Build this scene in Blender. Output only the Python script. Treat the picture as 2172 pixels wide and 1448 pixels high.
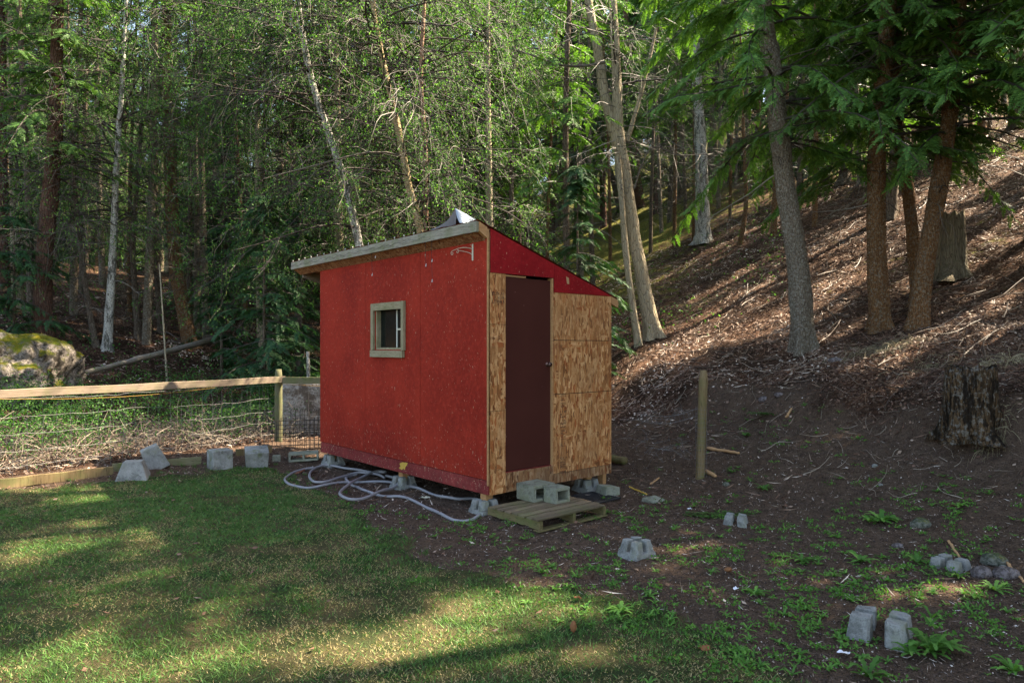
import bpy, math
import numpy as np
from mathutils import Vector, Matrix

for _o in list(bpy.data.objects):
    bpy.data.objects.remove(_o)
SC = bpy.context.scene
COL = SC.collection

# ------------------------------------------------------------------ camera, sky, sun, exposure
CAM_H = 1.7
cam = bpy.data.objects.new('camera', bpy.data.cameras.new('camera'))
COL.objects.link(cam)
cam.location = (0, 0, CAM_H)
cam.rotation_euler = (math.radians(90), 0, 0)
cam.data.lens = 24.0
cam.data.sensor_width = 36.0
cam.data.shift_y = 11.0 / 2172.0
cam.data.clip_start = 0.05
cam.data.clip_end = 1000
SC.camera = cam

SUN_H = np.array([0.93, 0.36]) / math.hypot(0.93, 0.36)
SUN_EL = math.radians(47)
SUN = np.array([SUN_H[0] * math.cos(SUN_EL), SUN_H[1] * math.cos(SUN_EL), math.sin(SUN_EL)])
world = bpy.data.worlds.new('World')
SC.world = world
world.use_nodes = True
wn = world.node_tree
wn.nodes.clear()
wo = wn.nodes.new('ShaderNodeOutputWorld')
wb = wn.nodes.new('ShaderNodeBackground')
ws = wn.nodes.new('ShaderNodeTexSky')
ws.sky_type = 'NISHITA'
ws.sun_disc = False
ws.sun_elevation = SUN_EL
ws.sun_rotation = math.atan2(SUN[0], SUN[1])
ws.altitude = 500
ws.air_density = 1.0
ws.dust_density = 2.5
wb.inputs['Strength'].default_value = 0.10
wn.links.new(ws.outputs[0], wb.inputs[0])
wn.links.new(wb.outputs[0], wo.inputs[0])

sl = bpy.data.lights.new('sun', 'SUN')
sl.energy = 5.0
sl.angle = math.radians(0.6)
sl.color = (1.0, 0.93, 0.82)
so = bpy.data.objects.new('sun', sl)
COL.objects.link(so)
so.rotation_euler = Vector(SUN).to_track_quat('Z', 'Y').to_euler()
so.location = (20, 8, 30)

SC.view_settings.view_transform = 'Standard'
SC.view_settings.look = 'None'
SC.view_settings.gamma = 1.0
SC.view_settings.use_curve_mapping = False
SC.view_settings.exposure = 2.65
SC.view_settings.use_white_balance = True
SC.view_settings.white_balance_temperature = 7800
SC.view_settings.white_balance_tint = 10
SC.render.engine = 'CYCLES'
SC.cycles.max_bounces = 5
SC.cycles.diffuse_bounces = 4
SC.cycles.glossy_bounces = 2
SC.cycles.transmission_bounces = 3
SC.cycles.transparent_max_bounces = 4

# ------------------------------------------------------------------ numpy helpers
def rs(seed): return np.random.RandomState(seed)

def _hash(ix, iy, seed):
    h = (ix.astype(np.int64) * 374761393 + iy.astype(np.int64) * 668265263 + seed * 974634777) & 0xffffffff
    h = ((h ^ (h >> 13)) * 1274126177) & 0xffffffff
    h = h ^ (h >> 16)
    return (h & 0xffff) / 65535.0

def vnoise(x, y, seed=0):
    x = np.asarray(x, float); y = np.asarray(y, float)
    ix = np.floor(x); iy = np.floor(y)
    fx = x - ix; fy = y - iy
    fx = fx * fx * (3 - 2 * fx); fy = fy * fy * (3 - 2 * fy)
    a = _hash(ix, iy, seed); b = _hash(ix + 1, iy, seed)
    c = _hash(ix, iy + 1, seed); d = _hash(ix + 1, iy + 1, seed)
    return (a * (1 - fx) + b * fx) * (1 - fy) + (c * (1 - fx) + d * fx) * fy

def fbm(x, y, seed=0, octv=4):
    s = 0; amp = 0.5; t = 0
    for k in range(octv):
        s = s + amp * vnoise(np.asarray(x) * 2 ** k, np.asarray(y) * 2 ** k, seed + k * 17)
        t += amp; amp *= 0.5
    return s / t

def sstep(a, b, x):
    t = np.clip((np.asarray(x, float) - a) / (b - a), 0, 1)
    return t * t * (3 - 2 * t)

def nrm(v):
    v = np.asarray(v, float)
    return v / np.maximum(np.linalg.norm(v, axis=-1, keepdims=True), 1e-9)

# ------------------------------------------------------------------ terrain height
def fence_d(x, y):
    d1 = -0.816 * (x + 3.83) + 0.577 * (y - 11.2)
    return np.maximum(d1, y - 11.5)

def H0(x, y):
    x = np.asarray(x, float); y = np.asarray(y, float)
    q = 0.86 * x + 0.507 * y - 6.6
    q = q + 0.5 * (fbm(x * 0.22, y * 0.22, 3, 2) - 0.5) * sstep(0, 6, q)
    B = 0.464 * q + 0.30 * (sstep(1.25, 1.75, q + 0.5 * (fbm(x * 1.4, y * 1.4, 23, 3) - 0.5)) - sstep(1.7, 5.0, q)) * sstep(1.5, 3.2, x)
    d = fence_d(x, y)
    C = np.where(d > 0, 0.05 * d, 0.4 * d) + 0.28 * np.log1p(np.exp(np.clip((d - 3.2) / 0.6, -30, 30))) * 0.6
    C = np.where(C > 2.2, 2.2 + (C - 2.2) * 0.75, C)
    k = 0.22
    z = k * np.log(1 + np.exp(np.clip(B / k, -40, 400)) + np.exp(np.clip(C / k, -40, 400))) - k * math.log(1.0)
    z = z - 0.0
    return z

def H(x, y):
    x = np.asarray(x, float); y = np.asarray(y, float)
    z = H0(x, y)
    base = H0(np.array(0.0), np.array(5.0))
    s = sstep(0.15, 1.2, z)
    z = z + 0.22 * (fbm(x * 0.9, y * 0.9, 11, 3) - 0.5) * s + 0.05 * (fbm(x * 3.1, y * 3.1, 19, 3) - 0.5) * (0.25 + s)
    return z - 0.012

def hpt(x, y):
    return np.array([x, y, float(H(x, y))])

def pxat(px, py, Y):
    return np.array([(px - 1086) / 1448 * Y, Y, CAM_H + (735 - py) / 1448 * Y])

_ys = np.concatenate([np.arange(2.5, 20, 0.01), np.arange(20, 120, 0.05)])
def hit(px, py):
    X = (px - 1086) / 1448 * _ys
    Z = CAM_H + (735 - py) / 1448 * _ys
    d = Z - H(X, _ys)
    i = np.argmax(d <= 0) if (d <= 0).any() else len(_ys) - 1
    return np.array([X[i], _ys[i], float(H(X[i], _ys[i]))])

def topx(P):
    y = np.maximum(P[..., 1], 0.05)
    return 1086 + 1448 * P[..., 0] / y, 735 - 1448 * (P[..., 2] - CAM_H) / y

# lawn edge, in world metres
LAWN = [(0, 1055), (330, 1012), (560, 998), (700, 1050), (800, 1130), (950, 1180), (1150, 1235), (1400, 1300), (1600, 1380), (1700, 1448)]
LX = [-40, -12, -8]; LY = [-6, 3.2, 6.0]
for a, b in LAWN:
    Z = 2461.6 / (b - 735); LX.append((a - 1086) / 1448 * Z); LY.append(Z)
LX += [1.75, 2.3, 3.0]; LY += [2.4, 0.6, -6]
def lawn_sd(x, y):
    yb = np.interp(x, LX, LY)
    d = (yb - y) * 0.75
    d = np.where(x > 3.0, -1.5, d)
    return d + 0.35 * (fbm(x * 1.6, y * 1.6, 41, 3) - 0.5) * 2

# ------------------------------------------------------------------ mesh accumulation
class G:
    def __init__(s): s.V = []; s.F = []; s.A = []; s.n = 0
    def add(s, V, F, a=0.5):
        V = np.asarray(V, float).reshape(-1, 3); F = np.asarray(F, int).reshape(-1, 3)
        s.V.append(V); s.F.append(F + s.n)
        s.A.append(np.full(len(V), a, float) if np.isscalar(a) else np.asarray(a, float).reshape(-1))
        s.n += len(V)
        return s
    def arrays(s):
        return np.concatenate(s.V), np.concatenate(s.F), np.concatenate(s.A)

def make_mesh(name, V, F, A=None, smooth=False, extra=None):
    me = bpy.data.meshes.new(name)
    me.vertices.add(len(V)); me.vertices.foreach_set('co', np.ascontiguousarray(V, dtype=np.float32).ravel())
    nf = len(F)
    me.loops.add(nf * 3); me.loops.foreach_set('vertex_index', np.ascontiguousarray(F, dtype=np.int32).ravel())
    me.polygons.add(nf)
    me.polygons.foreach_set('loop_start', np.arange(0, nf * 3, 3, dtype=np.int32))
    me.polygons.foreach_set('use_smooth', np.full(nf, smooth, dtype=bool))
    if A is not None:
        at = me.attributes.new('var', 'FLOAT', 'POINT'); at.data.foreach_set('value', np.asarray(A, dtype=np.float32))
    for k, v in (extra or {}).items():
        at = me.attributes.new(k, 'FLOAT', 'POINT'); at.data.foreach_set('value', np.asarray(v, dtype=np.float32))
    me.update(calc_edges=True)
    return me

def part(name, g, mat, parent=None, smooth=False, bevel=0, world_space=True, kind=None, label=None, loc=None):
    V, F, A = g.arrays() if isinstance(g, G) else g
    V = V.copy()
    if parent is not None and world_space:
        o_ = np.array(parent.location)
        if parent.parent is not None: o_ = np.array(parent.parent.location)
        V = V - o_
    if loc is not None: V = V - np.array(loc)
    me = make_mesh(name, V, F, A, smooth)
    me.materials.append(mat)
    o = bpy.data.objects.new(name, me)
    COL.objects.link(o)
    if parent is not None: o.parent = parent
    if loc is not None: o.location = loc
    if bevel:
        m = o.modifiers.new('edge', 'BEVEL'); m.width = bevel; m.segments = 1; m.limit_method = 'ANGLE'
    if kind: o['kind'] = kind
    if label: o['label'] = label
    return o

def tag(o, label, cat, group=None):
    o['label'] = label; o['category'] = cat
    if group: o['group'] = group
    return o

def thing(name, label, cat, loc=(0, 0, 0), rotz=0, group=None):
    o = bpy.data.objects.new(name, None); COL.objects.link(o)
    o.location = tuple(float(c) for c in loc); o.rotation_euler = (0, 0, rotz)
    o.empty_display_size = 0.2
    return tag(o, label, cat, group)

def copy_tree(o, parent=None):
    c = o.copy(); COL.objects.link(c); c.parent = parent
    for ch in [x for x in o.children]: copy_tree(ch, c)
    return c

BOXF = np.array([[0, 2, 1], [0, 3, 2], [4, 5, 6], [4, 6, 7], [0, 1, 5], [0, 5, 4], [1, 2, 6], [1, 6, 5], [2, 3, 7], [2, 7, 6], [3, 0, 4], [3, 4, 7]])
def box(g, x0, x1, y0, y1, z0, z1, a=0.5, M=None):
    V = np.array([[x0, y0, z0], [x1, y0, z0], [x1, y1, z0], [x0, y1, z0], [x0, y0, z1], [x1, y0, z1], [x1, y1, z1], [x0, y1, z1]], float)
    if M is not None: V = V @ np.array(M.to_3x3()).T + np.array(M.translation)
    return g.add(V, BOXF, a)

def prism(g, poly2, axis, c0, c1, a=0.5):
    """extrude a convex 2-D polygon along an axis: axis 'x' -> poly in (y,z)"""
    n = len(poly2); V = []
    for c in (c0, c1):
        for p in poly2:
            V.append({'x': (c, p[0], p[1]), 'y': (p[0], c, p[1]), 'z': (p[0], p[1], c)}[axis])
    F = []
    for i in range(1, n - 1): F += [(0, i + 1, i), (n, n + i, n + i + 1)]
    for i in range(n):
        j = (i + 1) % n; F += [(i, j, n + j), (i, n + j, n + i)]
    return g.add(V, F, a)

def tubes(g, P, R, k=3, a=0.5, cap=False):
    """P (n,m,3), R (n,m)"""
    P = np.asarray(P, float); R = np.asarray(R, float)
    if P.ndim == 2: P = P[None]; R = R[None]
    n, m, _ = P.shape
    T = np.gradient(P, axis=1); T = nrm(T)
    mean = nrm(P[:, -1] - P[:, 0] + 1e-6)
    ref = np.where(np.abs(mean[:, 2:3]) > 0.8, np.array([[1.0, 0, 0]]), np.array([[0, 0, 1.0]]))
    U = nrm(ref[:, None, :] - (ref[:, None, :] * T).sum(-1, keepdims=True) * T)
    W = np.cross(T, U)
    ang = np.arange(k) * 2 * math.pi / k
    ring = P[:, :, None, :] + R[:, :, None, None] * (np.cos(ang)[None, None, :, None] * U[:, :, None, :] + np.sin(ang)[None, None, :, None] * W[:, :, None, :])
    V = ring.reshape(-1, 3)
    base = (np.arange(n) * m * k)[:, None, None]
    i = (np.arange(m - 1) * k)[None, :, None]; j = np.arange(k)[None, None, :]; j2 = (j + 1) % k
    A_ = base + i + j; B_ = base + i + j2; C_ = base + i + k + j2; D_ = base + i + k + j
    F = np.concatenate([np.stack([A_, B_, C_], -1).reshape(-1, 3), np.stack([A_, C_, D_], -1).reshape(-1, 3)])
    if cap:
        cf = []
        for q in range(n):
            for off, fl in ((q * m * k, 1), (q * m * k + (m - 1) * k, 0)):
                for r in range(1, k - 1): cf.append((off, off + r + 1, off + r) if fl else (off, off + r, off + r + 1))
        F = np.concatenate([F, np.array(cf)])
    if not np.isscalar(a):
        a = np.repeat(np.asarray(a, float), m * k)
    return g.add(V, F, a)

def curves(S, D, L, droop, wig, m, r):
    """n random curves: start S, direction D, length L, gravity droop, sideways wiggle"""
    n = len(S); t = np.linspace(0, 1, m)[None, :, None]
    side = nrm(np.cross(D, r.normal(size=(n, 3)))); side2 = np.cross(D, side)
    ph = r.uniform(0, 6.28, (n, 1, 1)); fr = r.uniform(2, 5, (n, 1, 1))
    L = np.asarray(L, float)[:, None, None]
    P = S[:, None, :] + D[:, None, :] * L * t
    P = P + side[:, None, :] * np.sin(t * fr + ph) * wig * L * t + side2[:, None, :] * np.cos(t * fr * 1.3 + ph) * wig * L * t
    P[..., 2] -= (np.asarray(droop, float)[:, None] * (t[..., 0] ** 2)) * L[..., 0]
    return P

def crom(pts, step):
    pts = np.asarray(pts, float)
    seg = np.linalg.norm(np.diff(pts, axis=0), axis=1); s = np.concatenate([[0], np.cumsum(seg)])
    n = max(3, int(s[-1] / step)); t = np.linspace(0, s[-1], n)
    # smooth by catmull-rom
    out = []
    for tt in t:
        i = min(max(np.searchsorted(s, tt) - 1, 0), len(pts) - 2)
        u = (tt - s[i]) / max(seg[i], 1e-9)
        p0 = pts[max(i - 1, 0)]; p1 = pts[i]; p2 = pts[i + 1]; p3 = pts[min(i + 2, len(pts) - 1)]
        out.append(0.5 * ((2 * p1) + (-p0 + p2) * u + (2 * p0 - 5 * p1 + 4 * p2 - p3) * u * u + (-p0 + 3 * p1 - 3 * p2 + p3) * u ** 3))
    return np.array(out), t / s[-1]

# ------------------------------------------------------------------ materials
class M_:
    def __init__(s, name, rough=0.9, spec=0.2):
        s.m = bpy.data.materials.new(name); s.m.use_nodes = True; s.t = s.m.node_tree
        s.b = s.t.nodes['Principled BSDF']; s.b.inputs['Roughness'].default_value = rough
        s.b.inputs['Specular IOR Level'].default_value = spec
        s.out = s.t.nodes['Material Output']
    def n(s, typ, ins=None, **kw):
        nd = s.t.nodes.new('ShaderNode' + typ)
        for k, v in kw.items(): setattr(nd, k, v)
        for k, v in (ins or {}).items(): s.set(nd.inputs[k], v)
        return nd
    def set(s, sock, v):
        if isinstance(v, bpy.types.NodeSocket): s.t.links.new(v, sock)
        elif isinstance(v, bpy.types.Node): s.t.links.new(v.outputs[0], sock)
        else:
            if isinstance(v, tuple) and len(v) == 3 and sock.type == 'RGBA': v = v + (1,)
            sock.default_value = v
    def obj(s, scale=(1, 1, 1), rot=(0, 0, 0), kind='Object'):
        tc = s.n('TexCoord')
        return s.n('Mapping', {'Vector': tc.outputs[kind], 'Scale': scale, 'Rotation': rot}).outputs[0]
    def noise(s, v, sc, det=4, rough=0.55, dist=0):
        return s.n('TexNoise', {'Vector': v, 'Scale': sc, 'Detail': det, 'Roughness': rough, 'Distortion': dist}).outputs[0]
    def vor(s, v, sc, out='Color', feat='F1', rnd=1.0):
        nd = s.n('TexVoronoi', {'Vector': v, 'Scale': sc, 'Randomness': rnd}, feature=feat)
        return nd.outputs[out]
    def ramp(s, f, stops, interp='LINEAR'):
        nd = s.n('ValToRGB', {'Fac': f}); cr = nd.color_ramp; cr.interpolation = interp
        while len(cr.elements) < len(stops): cr.elements.new(0.5)
        for e, (p, c) in zip(cr.elements, stops):
            e.position = p; e.color = (c, c, c, 1) if np.isscalar(c) else tuple(c) + (1,)
        return nd.outputs[0]
    def mix(s, f, a, b, mode='MIX'):
        nd = s.n('Mix', {}, data_type='RGBA', blend_type=mode)
        s.set(nd.inputs[0], f); s.set(nd.inputs[6], a); s.set(nd.inputs[7], b)
        return nd.outputs[2]
    def math(s, op, a, b=0.0, c=None):
        nd = s.n('Math', {}, operation=op); s.set(nd.inputs[0], a); s.set(nd.inputs[1], b)
        if c is not None: s.set(nd.inputs[2], c)
        return nd.outputs[0]
    def var(s, name='var'):
        return s.n('Attribute', {}, attribute_name=name).outputs['Fac']
    def color(s, c): s.set(s.b.inputs['Base Color'], c)
    def bump(s, h, strength=0.5, dist=0.01):
        s.set(s.b.inputs['Normal'], s.n('Bump', {'Height': h, 'Strength': strength, 'Distance': dist}).outputs[0])
    def translucent(s, col, f):
        tr = s.n('BsdfTranslucent', {'Color': col})
        mx = s.n('MixShader', {0: f, 1: s.b.outputs[0], 2: tr.outputs[0]})
        s.t.links.new(mx.outputs[0], s.out.inputs[0])

MAT = {}
def painted(name, col, dark, scuff=0.0, stripe=1.0):
    m = M_(name, 0.8, 0.12)
    v = m.obj()
    n1 = m.noise(v, 1.3, 4); n2 = m.noise(v, 22, 5, 0.6)
    c = m.mix(m.ramp(n1, [(0.35, 0), (0.7, 1)]), dark, col)
    c = m.mix(m.math('MULTIPLY', m.ramp(n2, [(0.45, 0), (0.75, 1)]), 0.35), c, tuple(min(1, x * 1.7 + 0.006) for x in col))
    # strand relief of the board under the paint
    vs = m.obj((5.5, 5.5, 1.6), (0.35, 0.2, 0)); vs2 = m.obj((2.0, 2.0, 7), (0, 0.6, 0.4))
    st = m.vor(vs, 9, 'Distance', 'DISTANCE_TO_EDGE'); st2 = m.vor(vs2, 6, 'Color')
    h = m.math('ADD', m.math('MULTIPLY', st2, 0.6), m.math('MULTIPLY', m.noise(v, 90, 3), 0.3))
    h = m.math('ADD', h, m.math('MULTIPLY', st, 0.8))
    m.bump(h, 0.8, 0.006)
    dst = m.math('MULTIPLY', m.ramp(m.n('SeparateXYZ', {'Vector': m.obj()}).outputs[2], [(0.18, 0.55), (0.75, 0.0)]), m.ramp(m.noise(m.obj((3, 3, 0.8)), 4, 5, 0.7), [(0.35, 0), (0.6, 1)]))
    c = m.mix(dst, c, tuple(x * 0.42 + 0.008 for x in col))
    if scuff:
        w = m.noise(m.obj((9, 9, 1.8), (0.2, 0.1, 0)), 9, 3, 0.7)
        w2 = m.noise(v, 55, 2, 0.5)
        hz = m.n('SeparateXYZ', {'Vector': m.obj()}).outputs[2]
        low = m.ramp(hz, [(0.25, 0.05), (0.8, -0.09)])
        k = m.math('GREATER_THAN', m.math('ADD', m.math('ADD', w, m.math('MULTIPLY', w2, 0.35)), low), 0.885)
        c = m.mix(k, c, (0.55, 0.40, 0.27))
        k2 = m.ramp(m.vor(v, 26, 'Distance'), [(0.022, 1), (0.035, 0)], 'LINEAR')
        k2 = m.math('MULTIPLY', m.math('MULTIPLY', k2, m.math('GREATER_THAN', m.noise(v, 5, 2), 0.66)), m.ramp(hz, [(0.5, 0.8), (0.95, 0.1)]))
        c = m.mix(k2, c, (0.6, 0.45, 0.33))
    m.color(c)
    return m.m
MAT['red'] = painted('red_paint', (0.33, 0.027, 0.013), (0.23, 0.017, 0.009), 0.36)
MAT['red_gable'] = painted('crimson_paint', (0.29, 0.011, 0.014), (0.22, 0.008, 0.011), 0.30)
MAT['red_skirt'] = painted('red_skirt_paint', (0.27, 0.045, 0.040), (0.17, 0.022, 0.020), 0.34)
def door():
    m = M_('brown_door_paint', 0.6, 0.15); v = m.obj()
    c = m.mix(m.noise(v, 2.5, 4), (0.052, 0.013, 0.010), (0.078, 0.022, 0.016))
    k = m.math('GREATER_THAN', m.noise(m.obj((7, 7, 3)), 7, 3, 0.75), 0.735)
    c = m.mix(k, c, (0.32, 0.22, 0.18)); m.color(c); m.bump(m.noise(v, 60, 3), 0.12, 0.002)
    return m.m
MAT['door'] = door()
def osb(name, tint, wear):
    m = M_(name, 0.8, 0.25)
    cols = []
    specs = [((13, 13, 2.6), (0.0, 0.22, 0.1)), ((12, 12, 2.2), (0.1, -0.30, 0.0)), ((10, 10, 2.6), (0.0, 0.7, 0.0)), ((2.6, 2.6, 9), (0.0, 0.2, 0.0))]
    st = [(0.0, (0.15, 0.065, 0.028)), (0.16, (0.34, 0.19, 0.10)), (0.40, (0.48, 0.30, 0.17)), (0.60, (0.56, 0.41, 0.27)), (0.80, (0.72, 0.60, 0.45)), (0.92, (0.42, 0.17, 0.07)), (1.0, (0.24, 0.08, 0.03))]
    for i, (sc, rt) in enumerate(specs):
        v = m.obj(sc, rt)
        wv = m.n('VectorMath', {0: v, 1: m.n('TexNoise', {'Vector': v, 'Scale': 1.0, 'Detail': 2}).outputs['Color']}, operation='ADD').outputs[0]
        nd = m.n('TexVoronoi', {'Vector': wv, 'Scale': 3.5 if i < 3 else 2.6}, feature='F1')
        sep = m.n('SeparateColor', {'Color': nd.outputs['Color']})
        cols.append((m.ramp(sep.outputs[i % 3], st), nd.outputs['Distance'], sep.outputs[(i + 1) % 3]))
    v = m.obj()
    c = cols[0][0]
    h = cols[0][2]
    for i in (1, 2, 3):
        k = m.ramp(m.noise(m.obj((1, 1, 0.45), (i, i * 2, i)), 12 + i * 2, 1), [(0.50, 0), (0.53, 1)])
        if i == 3: k = m.math('MULTIPLY', k, m.ramp(m.noise(v, 5), [(0.52, 0), (0.57, 1)]))
        c = m.mix(k, c, cols[i][0]); h = m.mix(k, h, cols[i][2])
    fine = m.noise(m.obj((60, 60, 8), (0, 0.2, 0)), 4, 4, 0.7)
    c = m.mix(m.math('MULTIPLY', m.ramp(fine, [(0.35, 1), (0.5, 0)]), 0.6), c, (0.12, 0.06, 0.03))
    c = m.mix(m.math('MULTIPLY', m.ramp(fine, [(0.58, 0), (0.68, 1)]), 0.5), c, (0.80, 0.62, 0.42))
    grey = m.ramp(m.noise(m.obj((1, 1, 0.6)), 2.2, 5, 0.65), [(0.45, 0), (0.72, wear)])
    c = m.mix(grey, c, (0.27, 0.22, 0.17))
    c = m.mix(1.0, c, tint, 'MULTIPLY')
    m.color(c); m.bump(h, 0.5, 0.003)
    return m.m
MAT['osb'] = osb('strand_board', (1.0, 0.68, 0.42), 0.45)
MAT['osb_dark'] = osb('weathered_strand_board', (0.60, 0.45, 0.34), 0.70)
def wood(name, a, b, dark, sc=(2, 30, 30), green=0.0, rough=0.85):
    m = M_(name, rough, 0.2)
    g = m.noise(m.obj(sc), 1.6, 6, 0.65, 0.8)
    g2 = m.noise(m.obj(tuple(x * 3 for x in sc)), 2.2, 3)
    c = m.mix(m.ramp(g, [(0.3, 0), (0.7, 1)]), a, b)
    c = m.mix(m.ramp(g2, [(0.30, 0.8), (0.45, 0)]), c, dark)
    if green: c = m.mix(m.ramp(m.noise(m.obj(), 5, 5), [(0.45, 0), (0.65, green)]), c, (0.12, 0.15, 0.05))
    var = m.var(); c = m.mix(1.0, c, m.ramp(var, [(0, 0.6), (1, 1.3)]), 'MULTIPLY')
    m.color(c); m.bump(g2, 0.5, 0.003)
    return m.m
MAT['fascia'] = wood('weathered_fascia_wood', (0.20, 0.17, 0.13), (0.36, 0.335, 0.27), (0.06, 0.045, 0.03), (25, 2, 25), 0.45)
MAT['soffit'] = osb('soffit_board', (0.55, 0.38, 0.28), 0.3)
MAT['fresh'] = wood('bare_lumber', (0.40, 0.20, 0.09), (0.52, 0.30, 0.14), (0.2, 0.09, 0.04), (4, 25, 25))
MAT['trim'] = wood('window_trim_wood', (0.25, 0.20, 0.12), (0.36, 0.31, 0.20), (0.09, 0.065, 0.04), (25, 3, 25), 0.4)
MAT['trimv'] = wood('window_jamb_wood', (0.25, 0.20, 0.12), (0.36, 0.31, 0.20), (0.09, 0.065, 0.04), (25, 25, 3), 0.4)
MAT['pallet'] = wood('pallet_wood', (0.12, 0.085, 0.055), (0.215, 0.165, 0.11), (0.03, 0.022, 0.014), (3, 28, 28), 0.35)
MAT['pallet_side'] = wood('mossy_pallet_wood', (0.13, 0.10, 0.045), (0.20, 0.165, 0.08), (0.04, 0.03, 0.014), (28, 3, 28), 0.7)
MAT['rail'] = wood('fence_rail_wood', (0.17, 0.125, 0.090), (0.29, 0.225, 0.17), (0.08, 0.055, 0.04), (1, 1, 30), 0.3)
MAT['rail_old'] = wood('mossy_rail_wood', (0.15, 0.15, 0.08), (0.25, 0.23, 0.14), (0.06, 0.05, 0.03), (2, 2, 30), 0.8)
MAT['post'] = wood('treated_post_wood', (0.09, 0.085, 0.050), (0.16, 0.145, 0.09), (0.04, 0.03, 0.018), (14, 14, 1.5), 0.6)
MAT['post_orange'] = wood('treated_post_amber', (0.17, 0.115, 0.055), (0.25, 0.18, 0.095), (0.05, 0.03, 0.018), (14, 14, 1.2), 0.5)
MAT['log'] = wood('grey_log_wood', (0.17, 0.145, 0.12), (0.30, 0.26, 0.22), (0.05, 0.04, 0.03), (2, 14, 14), 0.3)
def concrete(name, a, b, green=0.25):
    m = M_(name, 0.9, 0.2); v = m.obj()
    c = m.mix(m.ramp(m.noise(v, 6, 6, 0.7), [(0.3, 0), (0.7, 1)]), a, b)
    c = m.mix(m.ramp(m.noise(v, 120, 2), [(0.32, 0.6), (0.42, 0)]), c, tuple(x * 0.45 for x in a))
    c = m.mix(m.ramp(m.noise(m.obj((1, 1, 1), (1, 1, 1)), 9, 5), [(0.52, 0), (0.66, green)]), c, (0.17, 0.19, 0.10))
    c = m.mix(m.ramp(m.noise(m.obj((1, 1, 1), (2, 0, 1)), 4, 7, 0.8), [(0.52, 0), (0.60, 0.6)]), c, tuple(x * 0.42 for x in a))
    m.color(c); m.bump(m.math('ADD', m.noise(v, 70, 4, 0.7), m.noise(v, 14, 3)), 0.9, 0.010)
    return m.m
MAT['concrete'] = concrete('concrete', (0.20, 0.205, 0.195), (0.34, 0.345, 0.33), 0.4)
MAT['mossconc'] = concrete('mossy_concrete', (0.17, 0.17, 0.155), (0.40, 0.41, 0.39), 0.95)
MAT['cinder'] = concrete('cinder_block_concrete', (0.19, 0.20, 0.15), (0.32, 0.33, 0.27), 0.5)
def rockm(name, a, b, dark, moss, m0, m1):
    m = M_(name, 0.95, 0.1); v = m.obj()
    n1 = m.noise(v, 3, 8, 0.75); n2 = m.noise(v, 14, 6, 0.75); vv = m.vor(v, 8, 'Distance')
    c = m.mix(m.ramp(n2, [(0.35, 0), (0.62, 1)]), a, b)
    c = m.mix(m.ramp(n1, [(0.42, 1), (0.5, 0)]), c, dark)
    c = m.mix(m.ramp(m.noise(v, 28, 5, 0.8), [(0.40, 0.85), (0.50, 0)]), c, dark)
    if moss is not None:
        geo = m.n('NewGeometry'); nz = m.n('SeparateXYZ', {'Vector': geo.outputs['Normal']}).outputs[2]
        k = m.math('ADD', m.math('MULTIPLY', nz, 0.9), m.math('MULTIPLY', m.math('SUBTRACT', m.noise(v, 4.5, 9, 0.8), 0.5), 3.0))
        k = m.ramp(k, [(m0, 0), (m1, 1)])
        mc = m.mix(m.ramp(m.noise(v, 7, 6, 0.8), [(0.45, 0), (0.65, 0.9)]), moss, tuple(x * y for x, y in zip(moss, (2.4, 1.4, 0.9))))
        mc = m.mix(m.ramp(m.noise(v, 80, 3), [(0.35, 0.7), (0.55, 0)]), mc, tuple(x * 0.3 for x in moss))
        c = m.mix(k, c, mc)
    m.color(c); m.bump(m.math('ADD', m.math('ADD', n2, m.noise(v, 60, 4, 0.7)), m.math('MULTIPLY', vv, 0.7)), 1.0, 0.03)
    return m.m
MAT['boulder'] = rockm('mossy_rock', (0.13, 0.115, 0.10), (0.36, 0.31, 0.27), (0.035, 0.03, 0.024), (0.10, 0.125, 0.014), 0.35, 0.75)
MAT['paleslab'] = rockm('pale_rock', (0.27, 0.24, 0.22), (0.44, 0.41, 0.38), (0.15, 0.12, 0.10), (0.14, 0.13, 0.05), 0.9, 1.2)
MAT['stone'] = rockm('field_stone', (0.16, 0.13, 0.13), (0.28, 0.24, 0.24), (0.09, 0.075, 0.07), None, 0, 0)
MAT['stone_green'] = rockm('greenish_stone', (0.13, 0.14, 0.11), (0.24, 0.24, 0.20), (0.06, 0.07, 0.05), (0.10, 0.14, 0.04), 0.6, 1.0)
def plain(name, c, rough=0.8, metal=0, spec=0.3, nz=0.15):
    m = M_(name, rough, spec); m.b.inputs['Metallic'].default_value = metal
    m.color(m.mix(m.noise(m.obj(), 12, 4), tuple(x * (1 - nz) for x in c), tuple(min(1, x * (1 + nz)) for x in c)))
    return m.m
MAT['hose'] = plain('grey_hose_rubber', (0.25, 0.245, 0.26), 0.45, 0, 0.4, 0.25)
MAT['copper'] = plain('copper_fitting', (0.50, 0.22, 0.14), 0.5, 0.3)
MAT['black'] = plain('interior_shade_black', (0.012, 0.012, 0.013), 0.8)  # black colour standing in for shade inside the shed and behind its seams
MAT['mat'] = plain('black_plastic', (0.02, 0.021, 0.025), 0.5, 0, 0.4)
MAT['wire'] = plain('galvanized_wire', (0.17, 0.165, 0.16), 0.6, 0.3)
MAT['darkwire'] = plain('rusty_black_wire', (0.035, 0.030, 0.027), 0.7, 0.2)
MAT['white'] = plain('white_paint', (0.62, 0.60, 0.54), 0.7)
MAT['bulb'] = plain('frosted_bulb', (0.50, 0.48, 0.44), 0.3, 0, 0.3)
MAT['yellow'] = plain('yellow_cord', (0.26, 0.15, 0.03), 0.6)
MAT['yellowpaint'] = plain('bare_yellow_wood', (0.52, 0.32, 0.06), 0.8)
MAT['cream'] = plain('old_cream_paint', (0.50, 0.47, 0.36), 0.7)
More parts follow.
